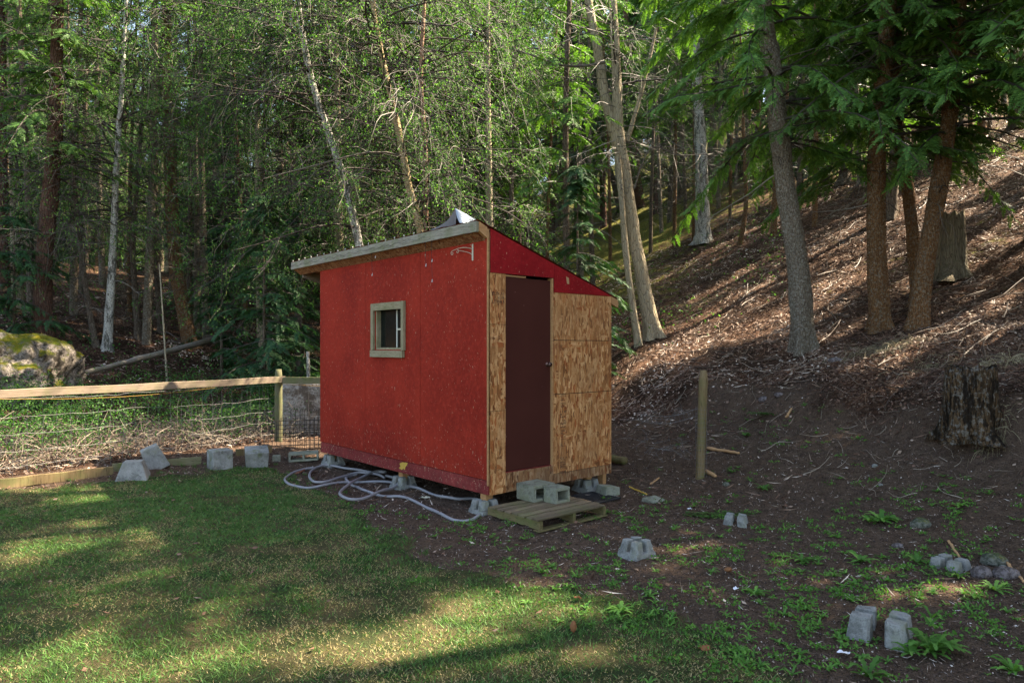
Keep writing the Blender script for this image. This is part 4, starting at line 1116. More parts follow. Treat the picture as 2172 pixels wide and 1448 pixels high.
def board_between(A_, B_, h, th, nseg=14, sag=0.0, seed=0, off=0.0):
    g = G(); A_ = np.array(A_); B_ = np.array(B_); d = nrm(B_ - A_); s = np.array([d[1], -d[0], 0]); s = nrm(s)
    pts = [A_ + (B_ - A_) * q for q in np.linspace(0, 1, nseg + 1)]
    V = []
    for i, p in enumerate(pts):
        z = -sag * math.sin(math.pi * i / nseg) + 0.004 * math.sin(i * 1.7 + seed)
        for (u, w) in ((0, 0), (th, 0), (th, h), (0, h)): V.append(p + s * (off + u) + np.array([0, 0, z + w]))
    F = []
    for i in range(nseg):
        for j in range(4):
            j2 = (j + 1) % 4; F += [(i * 4 + j, i * 4 + j2, i * 4 + 4 + j2), (i * 4 + j, i * 4 + 4 + j2, i * 4 + 4 + j)]
    F += [(0, 1, 2), (0, 2, 3), (nseg * 4, nseg * 4 + 2, nseg * 4 + 1), (nseg * 4, nseg * 4 + 3, nseg * 4 + 2)]
    g.add(V, F); return g
# side facing the lawn
part('rail', board_between(fpt(-0.06, 1.115), fpt(6.3, 1.115), 0.100, 0.04, 16, 0.02, 0, -0.105), MAT['rail'], fence, bevel=0.004)
part('rail', board_between(np.array([FP[0] + 0.07, FP[1] - 0.02, 1.09]), np.array([-0.9, 11.5, 1.10]), 0.11, 0.04, 10, 0.0, 2, 0.0), MAT['rail_old'], fence, bevel=0.004, label='darker mossy rail running behind the shed')
# woven wire
g = G(); r = rs(12)
for i, z in enumerate((0.12, 0.3, 0.5, 0.72, 0.93)):
    s_ = np.linspace(0, 6.2, 60); wv = 0.03 * (fbm(s_ * 1.4, s_ * 0 + i, 6, 3) - 0.5) * 2
    P = np.array([fpt(a, z + b + float(gz(*fpt(a, 0)[:2]))) for a, b in zip(s_, wv)]); P[:, 0] += 0.03 * np.sin(s_ * 1.3 + i) * -0.8; tubes(g, P, np.full(60, 0.0022), 4, 0.5)
for s0 in np.arange(0.2, 6.2, 0.16):
    n = 6; zz = np.linspace(0.06, 1.04, n); jj = 0.03 * (r.rand(n) - 0.5)
    P = np.array([fpt(s0 + j, z) for z, j in zip(zz, jj)]); P[:, 2] += 0.0; tubes(g, P, np.full(n, 0.0018), 3, 0.5)
for x0 in np.arange(-3.7, -1.2, 0.17):
    P = np.array([[x0, 11.28, z] for z in (0.06, 0.5, 1.05)]); tubes(g, P, np.full(3, 0.0022), 3, 0.5)
for z in (0.3, 0.55, 0.8):
    P = np.array([[x0, 11.28, z + 0.01 * math.sin(x0 * 5)] for x0 in np.linspace(-3.8, -1.2, 12)]); tubes(g, P, np.full(12, 0.0022), 3, 0.5)
part('wire_mesh', g, MAT['wire'], fence)
g = G(); P = np.array([fpt(s, 1.09 - 0.055 * math.sin(math.pi * (s - 1.2) / 2.7)) + np.array([0.11, -0.07, 0]) for s in np.linspace(1.2, 3.9, 20)]); tubes(g, P, np.full(20, 0.0032), 5, 0.5)
co = part('yellow_cord', g, MAT['yellow'], None); tag(co, 'thin yellow cord sagging along the underside of the fence rail', 'cord')
g = G(); P = np.array([[x, 11.15, 1.085 - 0.06 * math.sin((x + 3.8) / 2.2 * 1.6)] for x in np.linspace(-3.8, -1.6, 14)]); tubes(g, P, np.full(14, 0.0032), 5, 0.5)
co = part('yellow_cord', g, MAT['yellow'], None); tag(co, 'thin yellow cord in front of the pale rock beside the shed', 'cord')
# kickboards
for (a, b, mt, lb) in (((-40, 1040), (238, 1006), 'rail_old', 'sunlit yellowish edging board on the ground at the left fence'), ((238, 1000), (425, 984), 'rail_old', 'dark edging board on the ground behind the concrete blocks'), ((500, 966), (575, 960), 'post_orange', 'short amber edging board between the two mossy blocks')):
    A_ = hit(*a); B_ = hit(*b); A_[2] = gz(A_[0], A_[1]) - 0.02; B_[2] = gz(B_[0], B_[1]) - 0.02
    g = board_between(A_, B_, 0.115, 0.035, 10, 0, 1); V, F, A = g.arrays(); bs = V.mean(0); bs[2] = 0
    o = part('edging_board', (V - bs, F, A), MAT['post_orange' if a[0] < 0 else mt], None, bevel=0.003); o.location = bs; tag(o, lb, 'board')
# black welded panel
pan = thing('welded_wire', 'black welded wire panel with hooked tops leaning at the fence beside the shed', 'wire panel', (-3.3, 11.0, 0.02))
g = G()
for i in range(8):
    z = 0.06 + i * 0.065; tubes(g, np.array([[-3.95, 10.98, z - 0.02], [-3.3, 10.95, z + 0.01], [-2.6, 10.85, z + 0.03]]), np.full(3, 0.0045), 4, 0.5)
for i in range(19):
    x = -3.92 + i * 0.068; y = 10.975 - 0.05 * max(0, (x + 3.3)); tubes(g, np.array([[x, y, 0.02], [x, y, 0.56]]), np.full(2, 0.004), 4, 0.5)
part('front_grid', g, MAT['darkwire'], pan)
g = G()
for i in range(7):
    x = -3.58 + i * 0.075
    tubes(g, np.array([[x, 11.05, 0.02], [x, 11.05, 0.66], [x + 0.015, 11.04, 0.69], [x + 0.045, 11.03, 0.69], [x + 0.055, 11.02, 0.66]]), np.full(5, 0.005), 5, 0.5)
for i in range(7):
    z = 0.10 + i * 0.08; tubes(g, np.array([[-3.62, 11.06, z], [-2.6, 11.0, z + 0.03]]), np.full(2, 0.004), 4, 0.5)
part('back_grid', g, MAT['darkwire'], pan)

# ------------------------------------------------------------------ rocks
def rock(name, c, rad, seed, mat, label, cat='stone', sub=4, amp=0.25, flat=0.0, sharp=False, fine=0.05, box_=0.0):
    import bmesh
    bm = bmesh.new(); bmesh.ops.create_icosphere(bm, subdivisions=sub, radius=1.0)
    V = np.array([v.co[:] for v in bm.verts]); F = np.array([[v.index for v in f.verts] for f in bm.faces]); bm.free()
    if box_: 
        V = V / (np.abs(V) ** box_).sum(1, keepdims=True) ** (1 / box_)
    n = fbm(V[:, 0] * 1.3 + seed, V[:, 1] * 1.3 + V[:, 2] * 1.7, seed, 3) - 0.5
    n2 = fbm(V[:, 0] * 6 + seed + V[:, 2] * 3, V[:, 1] * 6 - V[:, 2] * 5, seed + 3, 4) - 0.5
    V = V * (1 + amp * 2 * n + fine * 2 * n2)[:, None] * np.array(rad)
    o = part(name, (V, F, np.full(len(V), 0.5)), MAT[mat], None, smooth=not sharp); o.location = tuple(c)
    return tag(o, label, cat)
rock('boulder', (-9.55, 12.7, 1.10), (1.22, 1.0, 0.84), 5, 'boulder', 'large rough grey boulder with yellow green moss on top behind the fence', 'boulder', 6, 0.12, fine=0.13, box_=3.0)
rock('boulder', (-2.42, 12.4, 0.42), (1.70, 0.45, 0.66), 9, 'paleslab', 'pale flat faced rock standing behind the fence beside the shed', 'boulder', 6, 0.025, fine=0.035, box_=14)
for (px, py, w, h, mt, lb, sd) in (
        (1622, 850, 0.10, 0.065, 'stone', 'small pinkish round stone on the bank above the dirt', 1), (1655, 840, 0.09, 0.05, 'stone', 'small dark stone beside the pinkish one on the bank', 2),
        (1541, 1031, 0.055, 0.05, 'stone_green', 'small squarish green grey stone right of the lone post', 3), (1960, 1122, 0.115, 0.075, 'stone_green', 'round greenish stone among weeds on the dirt', 4),
        (2090, 1222, 0.095, 0.075, 'stone', 'round pinkish grey stone right of the buried pier block', 5), (2132, 1212, 0.05, 0.055, 'concrete', 'small whitish stone between two darker stones', 6),
        (2145, 1225, 0.12, 0.07, 'stone', 'long purplish brown stone at the right edge of the photo', 7), (2120, 1198, 0.13, 0.08, 'stone_green', 'dark stone behind the small whitish stone', 8),
        (1908, 1160, 0.06, 0.03, 'stone', 'flat stone at the litter edge below the greenish stone', 9), (1858, 990, 0.045, 0.03, 'concrete', 'small pale stone on bare dirt below the big stump', 10),
        (1870, 1030, 0.03, 0.02, 'concrete', 'tiny pale stone on bare dirt nearest the round greenish stone', 11), (1775, 765, 0.13, 0.07, 'stone', 'grey stone half buried in the litter below the grass tuft', 12)):
    w *= 0.78; h *= 0.8; X, Y, Z = at_px(px, py); rock('stone', (X, Y + w * 0.6, Z + h * 0.25), (w, w * 0.8, h), sd, mt, lb, 'stone', 3, 0.14)

# ------------------------------------------------------------------ lone post with leftover wire
p = at_px(1484, 1012)
lp = thing('wooden_post', 'lone round wooden post standing on the bank right of the shed', 'post', p)
part('post_body', roundpost(p[0], p[1], p[2] - 0.15, CAM_H - 50 * p[1] / 1448, 0.056, 8, lean=(0.05, 0)), MAT['post_orange'], lp, smooth=True)
nt = thing('wire_netting', 'crumpled loose wire netting wrapped round the lone post', 'wire netting', p)
g = G(); r = rs(31)
for i in range(16):
    z = p[2] + 0.03 + i * 0.055; a = np.linspace(0, 6.3, 16); P = np.stack([p[0] + 0.02 + 0.068 * np.cos(a), p[1] + 0.068 * np.sin(a), z + 0.008 * np.sin(a * 3 + i)], 1); tubes(g, P, np.full(16, 0.0013), 3, 0.5)
for k in range(10):
    a = k * 0.628; P = np.array([[p[0] + 0.02 + 0.069 * math.cos(a), p[1] + 0.069 * math.sin(a), p[2] + z] for z in (0.02, 0.4, 0.9)]); tubes(g, P, np.full(3, 0.0012), 3, 0.5)
for k in range(34):
    S = np.array([[p[0] - r.uniform(0.1, 0.75), p[1] + r.uniform(-0.1, 0.3), p[2] + r.choice([0.82, 0.75, 0.45, 0.4, 0.35]) + r.uniform(-0.05, 0.05)]])
    D = nrm(np.array([[r.uniform(-1, 1), 0.2, r.uniform(-0.35, 0.35)]])); P = curves(S, D, np.array([r.uniform(0.15, 0.55)]), np.array([0.2]), 0.2, 7, r); tubes(g, P, np.full((1, 7), 0.0017), 3, 0.5)
S = np.array([[p[0] - 0.05, p[1], p[2] + 0.85]]); 
for dz in (0.0, -0.09): 
    P = np.array([[p[0] - 0.02 - q * 0.75, p[1] + 0.05, p[2] + 0.86 + dz - 0.10 * math.sin(q * 2.6)] for q in np.linspace(0, 1, 12)]); tubes(g, P, np.full(12, 0.0022), 3, 0.5)
for q in np.linspace(0, 1, 14):
    P = np.array([[p[0] - 0.02 - q * 0.75, p[1] + 0.05, p[2] + 0.86 - 0.10 * math.sin(q * 2.6)], [p[0] - 0.0 - q * 0.75, p[1] + 0.05, p[2] + 0.77 - 0.10 * math.sin(q * 2.6)]]); tubes(g, P, np.full(2, 0.0018), 3, 0.5)
part('wire', g, MAT['wire'], nt)

# ------------------------------------------------------------------ stumps
def stump_at(name, px, py, r0, r1, h, mat, label, seed, flare=0.5, jag=0.08, lean=0.0, k=26, cat='stump', dY=0.1):
    X, Y, Z = at_px(px, py); Y += dY; Z = float(gz(X, Y))
    t_ = thing(name, label, cat, (X, Y, Z - 0.1))
    g = G(); m = 16; P = np.array([[X + lean * q, Y, Z - 0.12 + (h + 0.12) * q] for q in np.linspace(0, 1, m)]); R = np.array([r0 * (1 + flare * math.exp(-q * h / 0.22)) * (1 - q) + r1 * q for q in np.linspace(0, 1, m)])
    tubes(g, P, R, k); V, F, A = g.arrays(); ring = np.repeat(np.arange(m), k); ang = np.tile(np.arange(k), m) * 2 * math.pi / k
    c = P[ring]; d = V - c
    n1 = fbm(np.cos(ang) * 2.5 + seed, np.sin(ang) * 2.5 + ring * 0.12, seed, 4) - 0.5
    rid = 0.07 * np.sin(ang * 7 + seed) * (0.5 + 0.5 * np.cos(ang * 3))
    V = c + d * (1 + 0.55 * n1 + rid + 0.5 * np.exp(-ring / 3.0) * np.sin(ang * 5 + seed))[:, None]
    top = ring == m - 1; V[top, 2] += jag * 2 * (fbm(np.cos(ang[top]) * 3 + 9, np.sin(ang[top]) * 3, seed + 2, 3) - 0.5)
    ci = len(V); V = np.vstack([V, [[X + lean, Y, Z + h - 0.05]]]); b0 = (m - 1) * k
    F = np.vstack([F, [[b0 + j, b0 + (j + 1) % k, ci] for j in range(k)]])
    part('stump_body', (V, F, np.full(len(V), 0.5)), BK[mat], t_, smooth=True)
    return t_, (X, Y, Z)
stump_at('tree_stump', 2092, 958, 0.25, 0.235, 0.66, 'oldstump', 'broad dark rotten tree stump on the bank at the right edge', 3, 0.22, 0.10, -0.02, 40, dY=0.22)
stump_at('tree_stump', 2024, 592, 0.22, 0.19, 1.15, 'stump', 'tall grey broken tree stump up the hill beside the forked tree', 7, 0.8, 0.07, 0.02, 30)

# ------------------------------------------------------------------ hand-placed trees
def px_path(pts, Y, top=None, jit=0.0):
    P = [pxat(a, b, Y) for a, b in pts]
    if top is not None and P[-1][2] < top:
        d = P[-1] - P[-2]; d = d / max(abs(d[2]), 0.1); d[:2] = np.clip(d[:2], -0.2, 0.2) * 0.6; d[2] = 1
        z = P[-1][2]; P.append(P[-1] + d * (top - z) * 0.5); P.append(P[-1] + (d * np.array([0.4, 0.4, 1])) * (top - z) * 0.5)
    return np.array(P)
def tree(name, label, pts, w0, w1, bk, Y=None, top=13, crown=None, dead=None, seed=0, cat='tree', group=None, k=14, flare=0.3, step=0.16):
    if Y is None:
        h = hit(*pts[0]); Y = h[1]
    path = px_path(pts, Y, top)
    prn = in_lit if Y > 14 else in_lit_yard
    gzz = float(gz(path[0][0], Y)); path[0][2] = min(path[0][2], gzz) - 0.08 if abs(path[0][2] - gzz) < 1 else path[0][2]
    if path[0][2] > gzz: path = np.vstack([[path[0][0], Y, gzz - 0.1], path])
    base = np.array([path[0][0], Y, gzz])
    t_ = thing(name, label, cat, base, group=group)
    r0 = w0 * Y / 1448 / 2; r1 = w1 * Y / 1448 / 2
    nvis = len(pts)
    g = G(); P = trunk(g, path, r0, max(0.02, r1 * 0.45) if top else r1, seed, k, flare * 1.5, step, 0.10)
    part('trunk', g, BK[bk], t_, smooth=True)
    path_m = np.maximum.accumulate(P[:, 2]); P = P.copy(); P[:, 2] = path_m + np.arange(len(P)) * 1e-4
    if crown:
        kind, args = crown
        if kind == 'fir2':
            a_ = dict(args); zm = 8.6
            gg = conifer(P, a_['z0'], zm, a_['Lmax'] * 0.88, 46, seed + 7, 0.55, in_lit_yard, None, 0.36, 30, 0.9, tmin=0.28)
            gl, gt = conifer(P, zm, 18, a_['Lmax'] * 1.05, 75, seed + 8, 0.45, in_lit_yard, None, 0.72, 10, 0.35, coarse=True, g=gg); mt = MAT['needle']
        elif kind == 'fir': gl, gt = conifer(P, seed=seed + 7, prune=prn, **args); mt = MAT['needle']
        else: gl, gt = deciduous(P, seed=seed + 7, prune=prn, **args); mt = MAT['leaf']
        if gl.n: part('crown', gl, mt, t_, kind='stuff')
        part('limbs', gt, MAT['twig'], t_, kind='stuff')
    if dead:
        g = G(); dead_twigs(g, P, seed=seed + 3, **dead); part('dead_twigs', g, MAT['twig'], t_, kind='stuff')
    return t_, P, Y

# right side
tree('fir_tree', 'thick grey fir trunk with a bare scar, nearest tree right of the shed', [(1706, 742), (1692, 560), (1672, 430), (1655, 300), (1636, 120), (1618, 0)], 45, 30, 'grey', crown=('fir2', dict(z0=5.0, Lmax=3.0)), dead=dict(z0=4.6, z1=8, n=14, L=1.5), seed=11, k=20, top=18.5)
tree('fir_tree', 'straight orange brown fir trunk left of the forked pair', [(1868, 697), (1858, 500), (1863, 280), (1885, 0)], 40, 22, 'orange', crown=('fir2', dict(z0=4.7, Lmax=3.0)), dead=dict(z0=3.9, z1=7, n=22, L=1.2), seed=12, k=18, top=18.5)
tree('fir_tree', 'leaning orange brown fir trunk, right arm of the V shaped pair', [(1945, 693), (1962, 560), (1985, 430), (2010, 280), (2035, 0)], 36, 26, 'orange', crown=('fir2', dict(z0=4.9, Lmax=3.0)), dead=dict(z0=3.8, z1=7.4, n=34, L=1.7), seed=13, k=18, top=18.5)
tree('fir_tree', 'darker thin fir trunk, left arm of the V shaped pair', [(1948, 600), (1938, 520), (1925, 400), (1905, 280), (1900, 0)], 26, 20, 'orange', Y=11.7, crown=('fir', dict(z0=5.4, z1=14, Lmax=2.5, nb=60, per=16, fs=0.52)), dead=dict(z0=4.5, z1=8, n=18, L=1.1), seed=14, top=15)
tree('fir_tree', 'brown fir trunk half hidden behind the straight orange one', [(1888, 462), (1895, 360), (1902, 280), (1912, 0)], 24, 18, 'brown', crown=('fir', dict(z0=7.0, z1=18, Lmax=2.8, nb=60, per=10, fs=0.7, coarse=True)), dead=dict(z0=6, z1=10, n=24, L=1.3), seed=15, top=19)
tree('fir_tree', 'slightly tilted brown fir up the hill left of the orange trunk', [(1788, 392), (1800, 300), (1808, 180), (1820, 0)], 22, 14, 'brown', crown=('fir', dict(z0=8.0, z1=20, Lmax=2.8, nb=60, per=10, fs=0.72, coarse=True)), dead=dict(z0=8, z1=12, n=24, L=1.3), seed=16, top=21)
tree('fir_tree', 'dark fir trunk cut by the right edge of the photo', [(2160, 272), (2158, 150), (2156, 0)], 32, 26, 'brown', crown=('fir', dict(z0=8.5, z1=19, Lmax=2.8, nb=60, per=10, fs=0.72, coarse=True)), dead=dict(z0=8, z1=12, n=24, L=1.3), seed=17, top=20)
tree('fir_tree', 'thin orange trunk right of the mottled white one', [(1640, 502), (1644, 420), (1642, 300), (1640, 100)], 12, 9, 'orange', crown=('fir', dict(z0=9, z1=16, Lmax=1.8, nb=30)), dead=dict(z0=6, z1=11, n=24, L=0.9), seed=18, top=17)
tree('young_tree', 'slender crooked orange sapling right of the mottled white trunk', [(1568, 522), (1582, 440), (1580, 360), (1576, 250), (1570, 60)], 10, 7, 'orange', dead=dict(z0=5.5, z1=9, n=24, L=1.0), crown=('leaf', dict(z0=7, z1=11, Lmax=1.6, nl=10)), seed=19, top=12)
tree('fir_tree', 'thin dark trunk up the hill between sapling and grey fir', [(1612, 412), (1610, 300), (1608, 150), (1606, 0)], 12, 10, 'dark', crown=('fir', dict(z0=9, z1=19, Lmax=2.6, nb=60, per=10, fs=0.72, coarse=True)), dead=dict(z0=8, z1=12, n=24, L=1.0), seed=20, top=20)
tree('poplar_tree', 'mottled white poplar trunk on exposed roots up the hill', [(1492, 515), (1489, 420), (1487, 330), (1482, 240), (1476, 120), (1470, 0)], 32, 18, 'white', crown=('leaf', dict(z0=9.5, z1=17, Lmax=3.6, nl=30, nsub=6)), dead=dict(z0=6.0, z1=13, n=110, L=2.6, sub=8), seed=21, top=17)
tree('fir_tree', 'thin brown trunk touching the mottled white poplar', [(1474, 512), (1473, 400), (1474, 200), (1476, 0)], 10, 9, 'orange', crown=('fir', dict(z0=10, z1=20, Lmax=2.6, nb=60, per=10, fs=0.72, coarse=True)), dead=dict(z0=8, z1=13, n=20, L=1.2), seed=22, top=20)
# twin poplar behind the shed's right end
tw, TP, TY = tree('poplar_tree', 'tall pale poplar trunk with fork rising behind the shed right end', [(1386, 712), (1364, 600), (1345, 500), (1325, 360), (1312, 270), (1306, 120), (1300, 0)], 31, 19, 'pale', crown=('leaf', dict(z0=7.4, z1=14, Lmax=3.3, nl=26, nsub=6)), dead=dict(z0=5.8, z1=9, n=70, L=2.2, sub=8), seed=23, k=18, top=14)
g = G(); trunk(g, px_path([(1318, 330), (1302, 280), (1282, 200), (1268, 110), (1248, 0)], TY + 0.05, 13), 0.13, 0.05, 31, 12, 0); part('fork', g, BK['pale'], tw, smooth=True)
g = G(); trunk(g, px_path([(1330, 300), (1352, 225), (1372, 150), (1392, 60)], TY + 0.1), 0.055, 0.03, 33, 8, 0); part('side_limb', g, BK['pale'], tw, smooth=True)
g = G()
for pts_, rad in (([(1283, 132), (1240, 140), (1190, 138), (1130, 118), (1060, 95), (1020, 70)], 0.035), ([(1345, 400), (1380, 315), (1440, 330), (1500, 328), (1560, 345)], 0.02)):
    P, _ = crom(np.array([pxat(a, b, TY - 0.3) for a, b in pts_]), 0.15); tubes(g, P, np.linspace(rad, 0.006, len(P)), 6, 0.8)
    dead_ = G(); 
    r = rs(int(rad * 1000)); 
    for q in range(3):
        S = P[r.randint(2, len(P), 14)]; Pq = curves(S, nrm(r.normal(size=(14, 3)) * [1, 0.4, 0.7] + [-0.5, 0, 0.5]), r.uniform(0.3, 1.1, 14), r.uniform(-0.2, 0.3, 14), 0.2, 6, r); tubes(g, Pq, 0.006 * np.linspace(1, 0.4, 6)[None] * np.ones((14, 1)), 3, r.uniform(0.5, 1, 14))
part('bare_limbs', g, MAT['twig'], tw, kind='stuff')
tree('poplar_tree', 'slender pale second stem beside the forked poplar', [(1356, 723), (1338, 620), (1326, 520), (1318, 420), (1310, 330)], 15, 12, 'pale', Y=TY - 0.25, top=None, dead=dict(z0=4.5, z1=6.4, n=8, L=0.8), seed=24)
tree('fir_tree', 'reddish brown trunk directly behind the forked poplar', [(1352, 440), (1343, 340), (1335, 250), (1330, 100), (1326, 0)], 30, 20, 'dark', crown=('fir', dict(z0=7, z1=20, Lmax=2.4, nb=60, per=10, fs=0.72, coarse=True)), dead=dict(z0=7, z1=12, n=24, L=1.4), seed=25, top=20)
tree('fir_tree', 'orange barked trunk on the mossy slope right of the fork', [(1356, 236), (1348, 170), (1342, 60), (1340, 0)], 16, 12, 'orange', seed=26, top=22, crown=('fir', dict(z0=10, z1=22, Lmax=2.8, nb=60, per=10, fs=0.72, coarse=True)))
tree('fir_tree', 'thin dark leaning trunk left of the forked poplar', [(1318, 450), (1300, 380), (1275, 320), (1248, 240), (1225, 150)], 15, 9, 'brown', seed=27, top=13, dead=dict(z0=4.5, z1=9, n=24, L=1.2))
tree('fir_tree', 'dark thin trunk standing right of the metal sheet', [(1203, 600), (1200, 420), (1200, 250), (1203, 120), (1208, 0)], 17, 12, 'brown', Y=15.5, crown=('fir', dict(z0=5.0, z1=14, Lmax=1.7, nb=50, per=11)), dead=dict(z0=3.5, z1=8, n=26, L=1.1), seed=28, top=15)
# centre, behind the shed
tree('birch_tree', 'leaning golden birch rising behind the middle of the roof', [(893, 560), (888, 470), (868, 400), (850, 300), (828, 200), (806, 100), (790, 0)], 22, 13, 'birch', Y=13.2, crown=('leaf', dict(z0=3.9, z1=10, Lmax=2.5, nl=70)), dead=dict(z0=4.2, z1=9, n=22, L=1.4), seed=31, top=12)
tree('birch_tree', 'thin pinkish birch stem right of the leaning golden birch', [(908, 560), (903, 440), (901, 300), (893, 180), (896, 80), (900, 0)], 14, 12, 'pink', Y=13.8, crown=('leaf', dict(z0=3.6, z1=10, Lmax=2.5, nl=70)), dead=dict(z0=4.0, z1=9, n=22, L=1.4), seed=32, top=12)
tree('poplar_tree', 'leaning grey white poplar behind the left half of the roof', [(770, 600), (758, 500), (735, 400), (704, 300), (672, 210), (650, 120), (632, 0)], 21, 16, 'white', Y=14.0, crown=('leaf', dict(z0=3.9, z1=10.5, Lmax=2.9, nl=90)), dead=dict(z0=4.2, z1=9, n=24, L=1.6), seed=33, top=13)
for i, (pts, w0, w1, lb) in enumerate((
        ([(1003, 520), (1000, 350), (995, 200), (985, 0)], 18, 14, 'dark straight fir trunk above the metal sheet'),
        ([(1026, 520), (1022, 350), (1016, 180), (1008, 0)], 16, 13, 'dark fir trunk paired with the one above the metal sheet'),
        ([(1062, 520), (1058, 300), (1054, 100), (1052, 0)], 14, 12, 'narrow dark fir trunk right of the dark pair'),
        ([(1100, 500), (1108, 300), (1098, 100), (1096, 0)], 13, 10, 'narrow fir trunk midway between roof and forked poplar'),
        ([(955, 500), (952, 300), (948, 100), (946, 0)], 12, 9, 'thin trunk between pink birch and dark pair'))):
    tree('fir_tree', lb, pts, w0, w1, 'dark' if i < 2 else 'brown', Y=21 + i * 1.7, crown=('fir', dict(z0=6.5, z1=18, Lmax=2.4, nb=56, per=10, fs=0.7, coarse=True)), dead=dict(z0=5.5, z1=11, n=30, L=1.3), seed=40 + i, top=19)
# left side
tree('fir_tree', 'dark reddish fir trunk rising behind the mossy boulder', [(90, 722), (93, 560), (105, 430), (116, 300), (119, 180), (122, 0)], 36, 26, 'dark', Y=15.5, crown=('fir', dict(z0=5.5, z1=14, Lmax=2.6, nb=54)), dead=dict(z0=3.2, z1=9, n=44, L=1.8, sub=8), seed=51, k=16, top=15)
tree('birch_tree', 'pale thin birch with papery bark right of the boulder', [(226, 742), (236, 600), (242, 480), (247, 350), (256, 220), (263, 105), (268, 0)], 18, 9, 'white', crown=('leaf', dict(z0=4.0, z1=11, Lmax=2.6, nl=76)), dead=dict(z0=3, z1=8, n=26, L=1.3), seed=52, top=12)
tree('fir_tree', 'broad based brown fir leaning left near the fallen log', [(408, 738), (388, 650), (372, 560), (365, 430), (358, 250), (352, 0)], 30, 20, 'orange', crown=('fir', dict(z0=8, z1=17, Lmax=2.2, nb=40)), dead=dict(z0=4, z1=9, n=30, L=1.2), seed=53, top=18)
tree('fir_tree', 'thick grey brown fir trunk left of the young firs', [(492, 660), (478, 560), (470, 450), (464, 330), (455, 180), (446, 0)], 34, 24, 'grey', crown=('fir', dict(z0=7, z1=18, Lmax=2.4, nb=60)), dead=dict(z0=5, z1=11, n=34, L=1.4), seed=54, top=19)
tree('fir_tree', 'narrow grey trunk between the brown and grey firs', [(419, 712), (418, 600), (418, 450), (416, 320), (414, 100)], 14, 11, 'grey', crown=('fir', dict(z0=9.5, z1=17, Lmax=1.9, nb=30)), dead=dict(z0=4, z1=10, n=26, L=1.1), seed=55, top=17)
tree('fir_tree', 'thin mossy trunk left of the brown fir', [(345, 705), (335, 600), (330, 450), (326, 250), (324, 0)], 14, 10, 'brown', crown=('fir', dict(z0=8, z1=15, Lmax=1.8, nb=30)), dead=dict(z0=3.5, z1=8, n=30, L=1.2), seed=56, top=16)
tree('young_tree', 'cluster stem with dark crooked bark left of the thin mossy trunk', [(296, 720), (288, 640), (282, 520), (290, 400), (300, 250)], 14, 8, 'brown', dead=dict(z0=2.5, z1=7, n=50, L=1.3, sub=8), crown=('leaf', dict(z0=4, z1=9, Lmax=2, nl=24)), seed=57, top=10)
tree('young_tree', 'multi twigged dark stem immediately left of the papery birch', [(205, 735), (190, 660), (175, 560), (160, 420), (150, 250)], 12, 7, 'brown', dead=dict(z0=2.5, z1=7, n=60, L=1.4, sub=8), crown=('leaf', dict(z0=4, z1=9, Lmax=2.2, nl=26)), seed=58, top=10)
tree('young_tree', 'thin white dead sapling standing before the fallen log', [(355, 812), (350, 740), (345, 660), (338, 560)], 4, 2.5, 'pale', top=None, dead=dict(z0=1.2, z1=3.2, n=6, L=0.5), seed=59, k=7)
tree('fir_tree', 'dark fir at the left edge of the photo', [(8, 700), (6, 520), (4, 300), (2, 0)], 24, 18, 'dark', Y=17.5, crown=('fir', dict(z0=3.6, z1=15, Lmax=2.8, nb=60)), dead=dict(z0=3, z1=8, n=20, L=1.4), seed=60, top=17)
tree('dead_stick', 'short broken pale snag standing behind the fence rail', [(655, 815), (654, 780), (653, 745)], 9, 7, 'white', Y=12.6, top=None, seed=61, k=8, cat='snag', flare=0.05)

# young firs, branches down to the ground
for i, (px, py, Y, h, L, nb, lb) in enumerate((
        (560, 820, 14.2, 4.6, 1.9, 84, 'bushy young fir with drooping dark branches left of the shed'),
        (640, 815, 15.4, 5.2, 1.7, 70, 'taller young fir close to the left wall of the shed'),
        (470, 800, 16.6, 3.6, 1.5, 50, 'small young fir further left behind the log'),
        (1225, 700, 13.6, 4.7, 1.5, 84, 'young fir rising behind the low end of the roof'),
        (30, 700, 15.2, 3.0, 1.8, 50, 'low spreading fir behind the mossy boulder at the left edge'))):
    X = (px - 1086) / 1448 * Y; Z = float(gz(X, Y)); t_ = thing('young_fir', lb, 'fir', (X, Y, Z))
    P = np.array([[X, Y, Z + q] for q in np.linspace(0, h, 30)])
    g = G(); tubes(g, P, np.linspace(0.045, 0.008, 30), 6, cap=True); part('trunk', g, BK['brown'], t_, smooth=True)
    gl, gt = conifer(P, Z + 0.25, Z + h, L, nb, 200 + i, 0.35, None, None, 0.44, 11, 0.15); part('crown', gl, MAT['needle2'], t_); part('limbs', gt, MAT['twig'], t_, kind='stuff')

